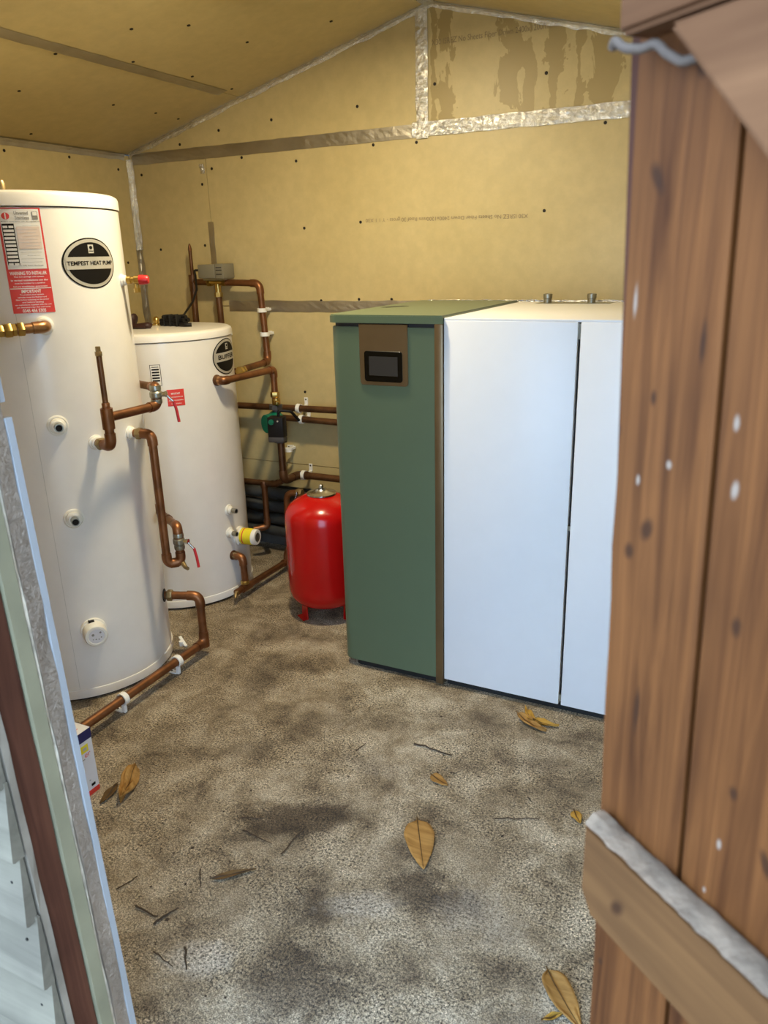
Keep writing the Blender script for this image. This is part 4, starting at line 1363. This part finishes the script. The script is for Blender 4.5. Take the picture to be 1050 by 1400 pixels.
bz = front('control_panel', rrect(-1.0235, -.876, .908, 1.0745, .010), 'bronze_metal', YG + .001, .004, gb, .0012)
sc_ = front('screen_bezel', rrect(-1.008, -.892, .9185, 1.0025, .008, .008), 'black_gloss', YG - .0029, .0022, bz)
front('screen', rrect(-.993, -.9055, .9355, .9880, .001, .001), 'screen_grey', YG - .0050, .0006, sc_, 0)

# ================================================================== white cabinet
wc = thing('pellet_cabinet', 'white metal cabinet with two tall plain doors', 'cabinet', (-.42, 2.24, 0))
XW0, XWS, XW1 = -.772, -.4195, -.068
bm = B(); box(bm, XW0 + .004, XW1 - .004, YG + .018, YGB, .0, .03)
link('plinth', bm, 'black_matte', wc)
bm = B(); box(bm, XW0, XW1, YG + .024, YGB, .028, ZT - .003)
link('carcass', bm, 'black_matte', wc)
bm = B(); box(bm, XW0 - .0005, XW1 + .0005, YG + .002, YGB + .006, ZT - .007, ZT, .002)
tp = link('top_panel', bm, 'boiler_white', wc, 40)
for xa, xb in ((XW0, XWS - .0036), (XWS + .0036, XW1)):
    bm = B(); box(bm, xa, xb, YG, YG + .022, .0245, ZT - .0065, .0018)
    dr_ = link('door', bm, 'boiler_white', wc, 40)
for z0, z1 in ((1.045, 1.082), (.55, .563), (.035, .055)):
    bm = B(); box(bm, XWS - .0034, XWS + .0034, YG + .003, YG + .012, z0, z1)
    link('hinge', bm, 'actuator_grey', wc)
for xa, xb in ((XW0, XW0 + .0015), (XW1 - .0015, XW1)):
    bm = B(); box(bm, xa - .0006, xb, YG + .025, YGB, .028, ZT - .008)
    link('side_panel', bm, 'boiler_white', wc)
bm = B(); box(bm, -.691, -.458, 2.487, 2.572, ZT - .001, ZT + .0008)
pl = link('connection_plate', bm, 'steel_dull', wc)
for x in (-.665, -.5245):
    bm = B(); lathe(bm, [(0, 0), (.0125, 0), (.0125, .012), (.0145, .014), (.0145, .0265), (.011, .0275), (.011, .02), (0, .02)], (x, 2.545, ZT + .0005), (0, 0, 1), 20)
    link('pipe_stub', bm, 'steel_dull', pl, 35)

# ================================================================== small carton behind the door frame
ct = thing('carton', 'small white carton with navy top band and red foot strip on the floor', 'box', (-1.43, 1.06, 0))
bm = B(); box(bm, -1.475, -1.380, 1.015, 1.117, .0, .1795, .0008, 1)
link('carton_body', bm, 'card_white', ct)
def side_rect(x, y0, y1, z0, z1, mat, name='print_band', t=.0006):
    bm = B(); box(bm, x, x + t, y0, y1, z0, z1)
    return link(name, bm, mat, ct)
xs = -1.380
side_rect(xs, 1.0152, 1.1168, .152, .179, 'navy')
bm = B(); box(bm, -1.4748, -1.380, 1.1169, 1.1175, .152, .179)
link('print_band', bm, 'navy', ct)
side_rect(xs, 1.0152, 1.1168, .0005, .014, 'label_red')
side_rect(xs, 1.080, 1.102, .122, .142, 'yellow_label', 'print_square')
side_rect(xs + .0004, 1.086, 1.097, .128, .136, 'label_silver', 'print_mark')
flat_text('er', .018, .010, (xs + .0010, 1.097, .113), (0, 1, 0), (0, 0, 1), 'label_red', ct)
flat_text('ist', .022, .014, (-1.402, 1.085, .1802), (-.35, .94, 0), (-.94, -.35, 0), 'label_red', ct)
side_rect(xs, 1.094, 1.106, .022, .029, 'label_black', 'print_mark')
side_rect(xs, 1.090, 1.094, .040, .042, 'ink_grey', 'print_mark')
side_rect(xs, 1.014, 1.088, .104, .106, 'ink_grey', 'print_line')

# ================================================================== leaves, twigs and litter
def leaf(label, base, tip, width, mat, curl=.012, fold=.25, z=.002, side=0.0):
    base, tip = Vector((*base, z)), Vector((*tip, z))
    ax = (tip - base)
    L = ax.length
    ax.normalize()
    sd = Vector((-ax.y, ax.x, 0))
    bm = B()
    n, mws = 14, 4
    sd0 = random.random() * 40
    rows = []
    for i in range(n + 1):
        u = i / n
        w = width * .5 * (math.sin(math.pi * min(1, u ** .62 * 1.0)) ** .8 if 0 < u < 1 else .02)
        w *= 1 + .12 * noise.noise((sd0, u * 7, 0))
        row = []
        for k in range(-mws, mws + 1):
            s = k / mws
            h = abs(s) * w * fold + curl * noise.noise((sd0 + u * 2.5, s * 1.6, 2)) + curl * .6 * (u - .5) ** 2 * 4
            row.append(bm.verts.new(base + ax * (L * u) + sd * (w * s + side * math.sin(math.pi * u)) + Vector((0, 0, max(0.0, h) + .0008))))
        rows.append(row)
    for a, c in zip(rows, rows[1:]):
        for k in range(2 * mws):
            bm.faces.new((a[k], a[k + 1], c[k + 1], c[k]))
    o_root = thing('dead_leaf', label, 'leaf', (base.x, base.y, 0), 'fallen leaves')
    o = link('leaf_blade', bm, mat, o_root, True)
    md = o.modifiers.new('thickness', 'SOLIDIFY'); md.thickness = .0007
    bm = B()
    mid_ = [rows_v for rows_v in range(0)]
    tube(bm, [base + ax * (L * u) + sd * (side * math.sin(math.pi * u)) + Vector((0, 0, .0025 + max(0, curl * noise.noise((sd0 + u * 2.5, 0, 2)) + curl * .6 * (u - .5) ** 2 * 4))) for u in [-.06, 0, .2, .4, .6, .8, .97]], [.0014, .0014, .0013, .0011, .0009, .0007, .0004], 6)
    link('midrib', bm, 'leaf_dark' if mat != 'leaf_dark' else 'twig', o_root, True)
    return o_root
leaf('large tan pointed leaf lying flat in the middle of the floor', (-.606, 1.335), (-.533, 1.203), .068, 'leaf_brown', .004, .12)
leaf('small yellow-brown leaf scrap beyond the large tan leaf', (-.640, 1.500), (-.588, 1.480), .030, 'leaf_brown', .004, .1)
leaf('dark-edged curled leaf before the cabinet plinth', (-.520, 1.842), (-.425, 1.795), .034, 'leaf_brown', .018, .5)
leaf('yellow curled leaf before the cabinet plinth, next to the hinge line', (-.470, 1.835), (-.400, 1.835), .026, 'leaf_yellow', .012, .6)
leaf('upright yellow leaf tip before the cabinet plinth', (-.470, 1.825), (-.510, 1.885), .024, 'leaf_yellow', .014, .6)
leaf('crumpled brown leaf near the small carton', (-1.345, 1.205), (-1.285, 1.090), .040, 'leaf_brown', .030, .7)
leaf('dark narrow leaf beside the small carton', (-1.345, 1.140), (-1.330, 1.068), .024, 'leaf_dark', .008, .4)
leaf('orange-brown leaf at the foot of the open door', (-.230, 1.072), (-.150, .985), .050, 'leaf_brown', .008, .25)
leaf('tiny curled yellow leaf at the foot of the open door', (-.214, .975), (-.185, 1.005), .012, 'leaf_yellow', .006, .6)
leaf('small yellow leaf half hidden by the door ledge', (-.285, 1.515), (-.262, 1.480), .024, 'leaf_yellow', .006, .3)
leaf('thin dark leaf lying among the twigs on the left floor', (-.930, .992), (-.862, 1.055), .016, 'leaf_dark', .004, .5)
TW = [((-.735, 1.604), (-.623, 1.599)), ((-.836, 1.114), (-.835, 1.204)), ((-.959, 1.140), (-.874, 1.133)), ((-1.029, .870), (-.969, .866)), ((-.964, .850), (-.947, .902)),
      ((-.919, .802), (-.863, .790)), ((-.870, .834), (-.837, .795)), ((-1.096, .885), (-1.082, .931)), ((-.972, 1.004), (-.939, .964)), ((-.756, 1.048), (-.727, 1.034)),
      ((-.862, 1.512), (-.854, 1.551)), ((-.396, 1.519), (-.381, 1.506)), ((-.446, 1.416), (-.351, 1.459)), ((-.987, 1.173), (-.940, 1.194)), ((-.60, 1.53), (-.585, 1.535))]
TWL = ['long brown twig on the floor before the green boiler', 'straight dark twig pointing at the boilers, mid floor', 'bent dark twig near the mid-floor stain', 'short dark twig of a crossed pair on the left floor', 'straighter stick of a crossed pair on the left floor',
       'fine bent twig near the doorway', 'short stubby twig near the doorway', 'faint thin twig near the door frame', 'thin twig beside the thin dark leaf', 'small twig scrap with fork, mid floor',
       'short twig on the floor below the red vessel', 'tiny black twig scrap before the cabinet', 'long faint twig near the open door', 'faint twig at the edge of the dark stain', 'tiny dark twig scrap above the small leaf scrap']
for k, ((a, c), lb) in enumerate(zip(TW, TWL)):
    A, C = Vector((*a, .003)), Vector((*c, .003))
    bm = B()
    pth = []
    for i in range(8):
        q = A.lerp(C, i / 7)
        nn = Vector((-(C - A).y, (C - A).x, 0))
        pth.append(q + nn * .06 * noise.noise((k * 3.1, i * .7, 0)) + Vector((0, 0, .0008 * (1 + math.sin(i)))))
    rr = .0024 if k in (3, 4, 6, 0) else .0016
    tube(bm, pth, [rr * (1 - .06 * i) for i in range(8)], 6)
    o = link('twig', bm, 'twig', None, True)
    tag(o, lb, 'twig', 'twigs on the floor')
bm = B()
for k in range(520):
    x, y = random.uniform(-1.5, -.1), random.uniform(.75, 2.05)
    if x < -1.33 and y < 1.3: continue
    if y > 1.88 and x > -1.14: continue
    s = random.uniform(.001, .0038) * (1.6 if random.random() < .08 else 1)
    a = random.uniform(0, math.pi)
    e = random.uniform(.35, 1)
    dx, dy = Vector((math.cos(a), math.sin(a), 0)) * s, Vector((-math.sin(a), math.cos(a), 0)) * s * e
    c = Vector((x, y, .0004))
    vs = [bm.verts.new(c + dx), bm.verts.new(c + dy), bm.verts.new(c - dx), bm.verts.new(c - dy)]
    t = bm.verts.new(c + Vector((0, 0, s * .5)))
    for i in range(4):
        bm.faces.new((vs[i], vs[(i + 1) % 4], t))
bmesh.ops.recalc_face_normals(bm, faces=bm.faces[:])
o = link('floor_litter', bm, 'twig')
o['kind'] = 'stuff'
tag(o, 'scattered dark crumbs of soil and bark on the concrete floor', 'litter')

# ================================================================== ceiling lamp (above the picture)
lx, ly = -1.20, 1.80
lz = roof_z(lx)
lp = thing('ceiling_lamp', 'round white bulkhead lamp on the sloping ceiling', 'lamp', (lx, ly, lz))
bm = B(); lathe(bm, [(0, .006), (.085, .006), (.090, -.004), (.090, -.020), (0, -.022)], (lx, ly, lz - .006), (0, 0, 1), 36)
link('lamp_base', bm, 'plastic_white', lp, 40)
bm = B(); lathe(bm, [(.082, -.026), (.080, -.040), (.066, -.056), (.04, -.066), (0, -.070)], (lx, ly, lz), (0, 0, 1), 36)
link('diffuser', bm, 'lamp_glow', lp, 50)
ld = bpy.data.lights.new('bulb', 'AREA')
ld.shape = 'DISK'
ld.size = 0.11
ld.energy = LAMP_POWER
ld.color = LAMP_COLOR
lo = bpy.data.objects.new('bulb', ld)
COL.objects.link(lo)
lo.location = (lx, ly, lz - .072)
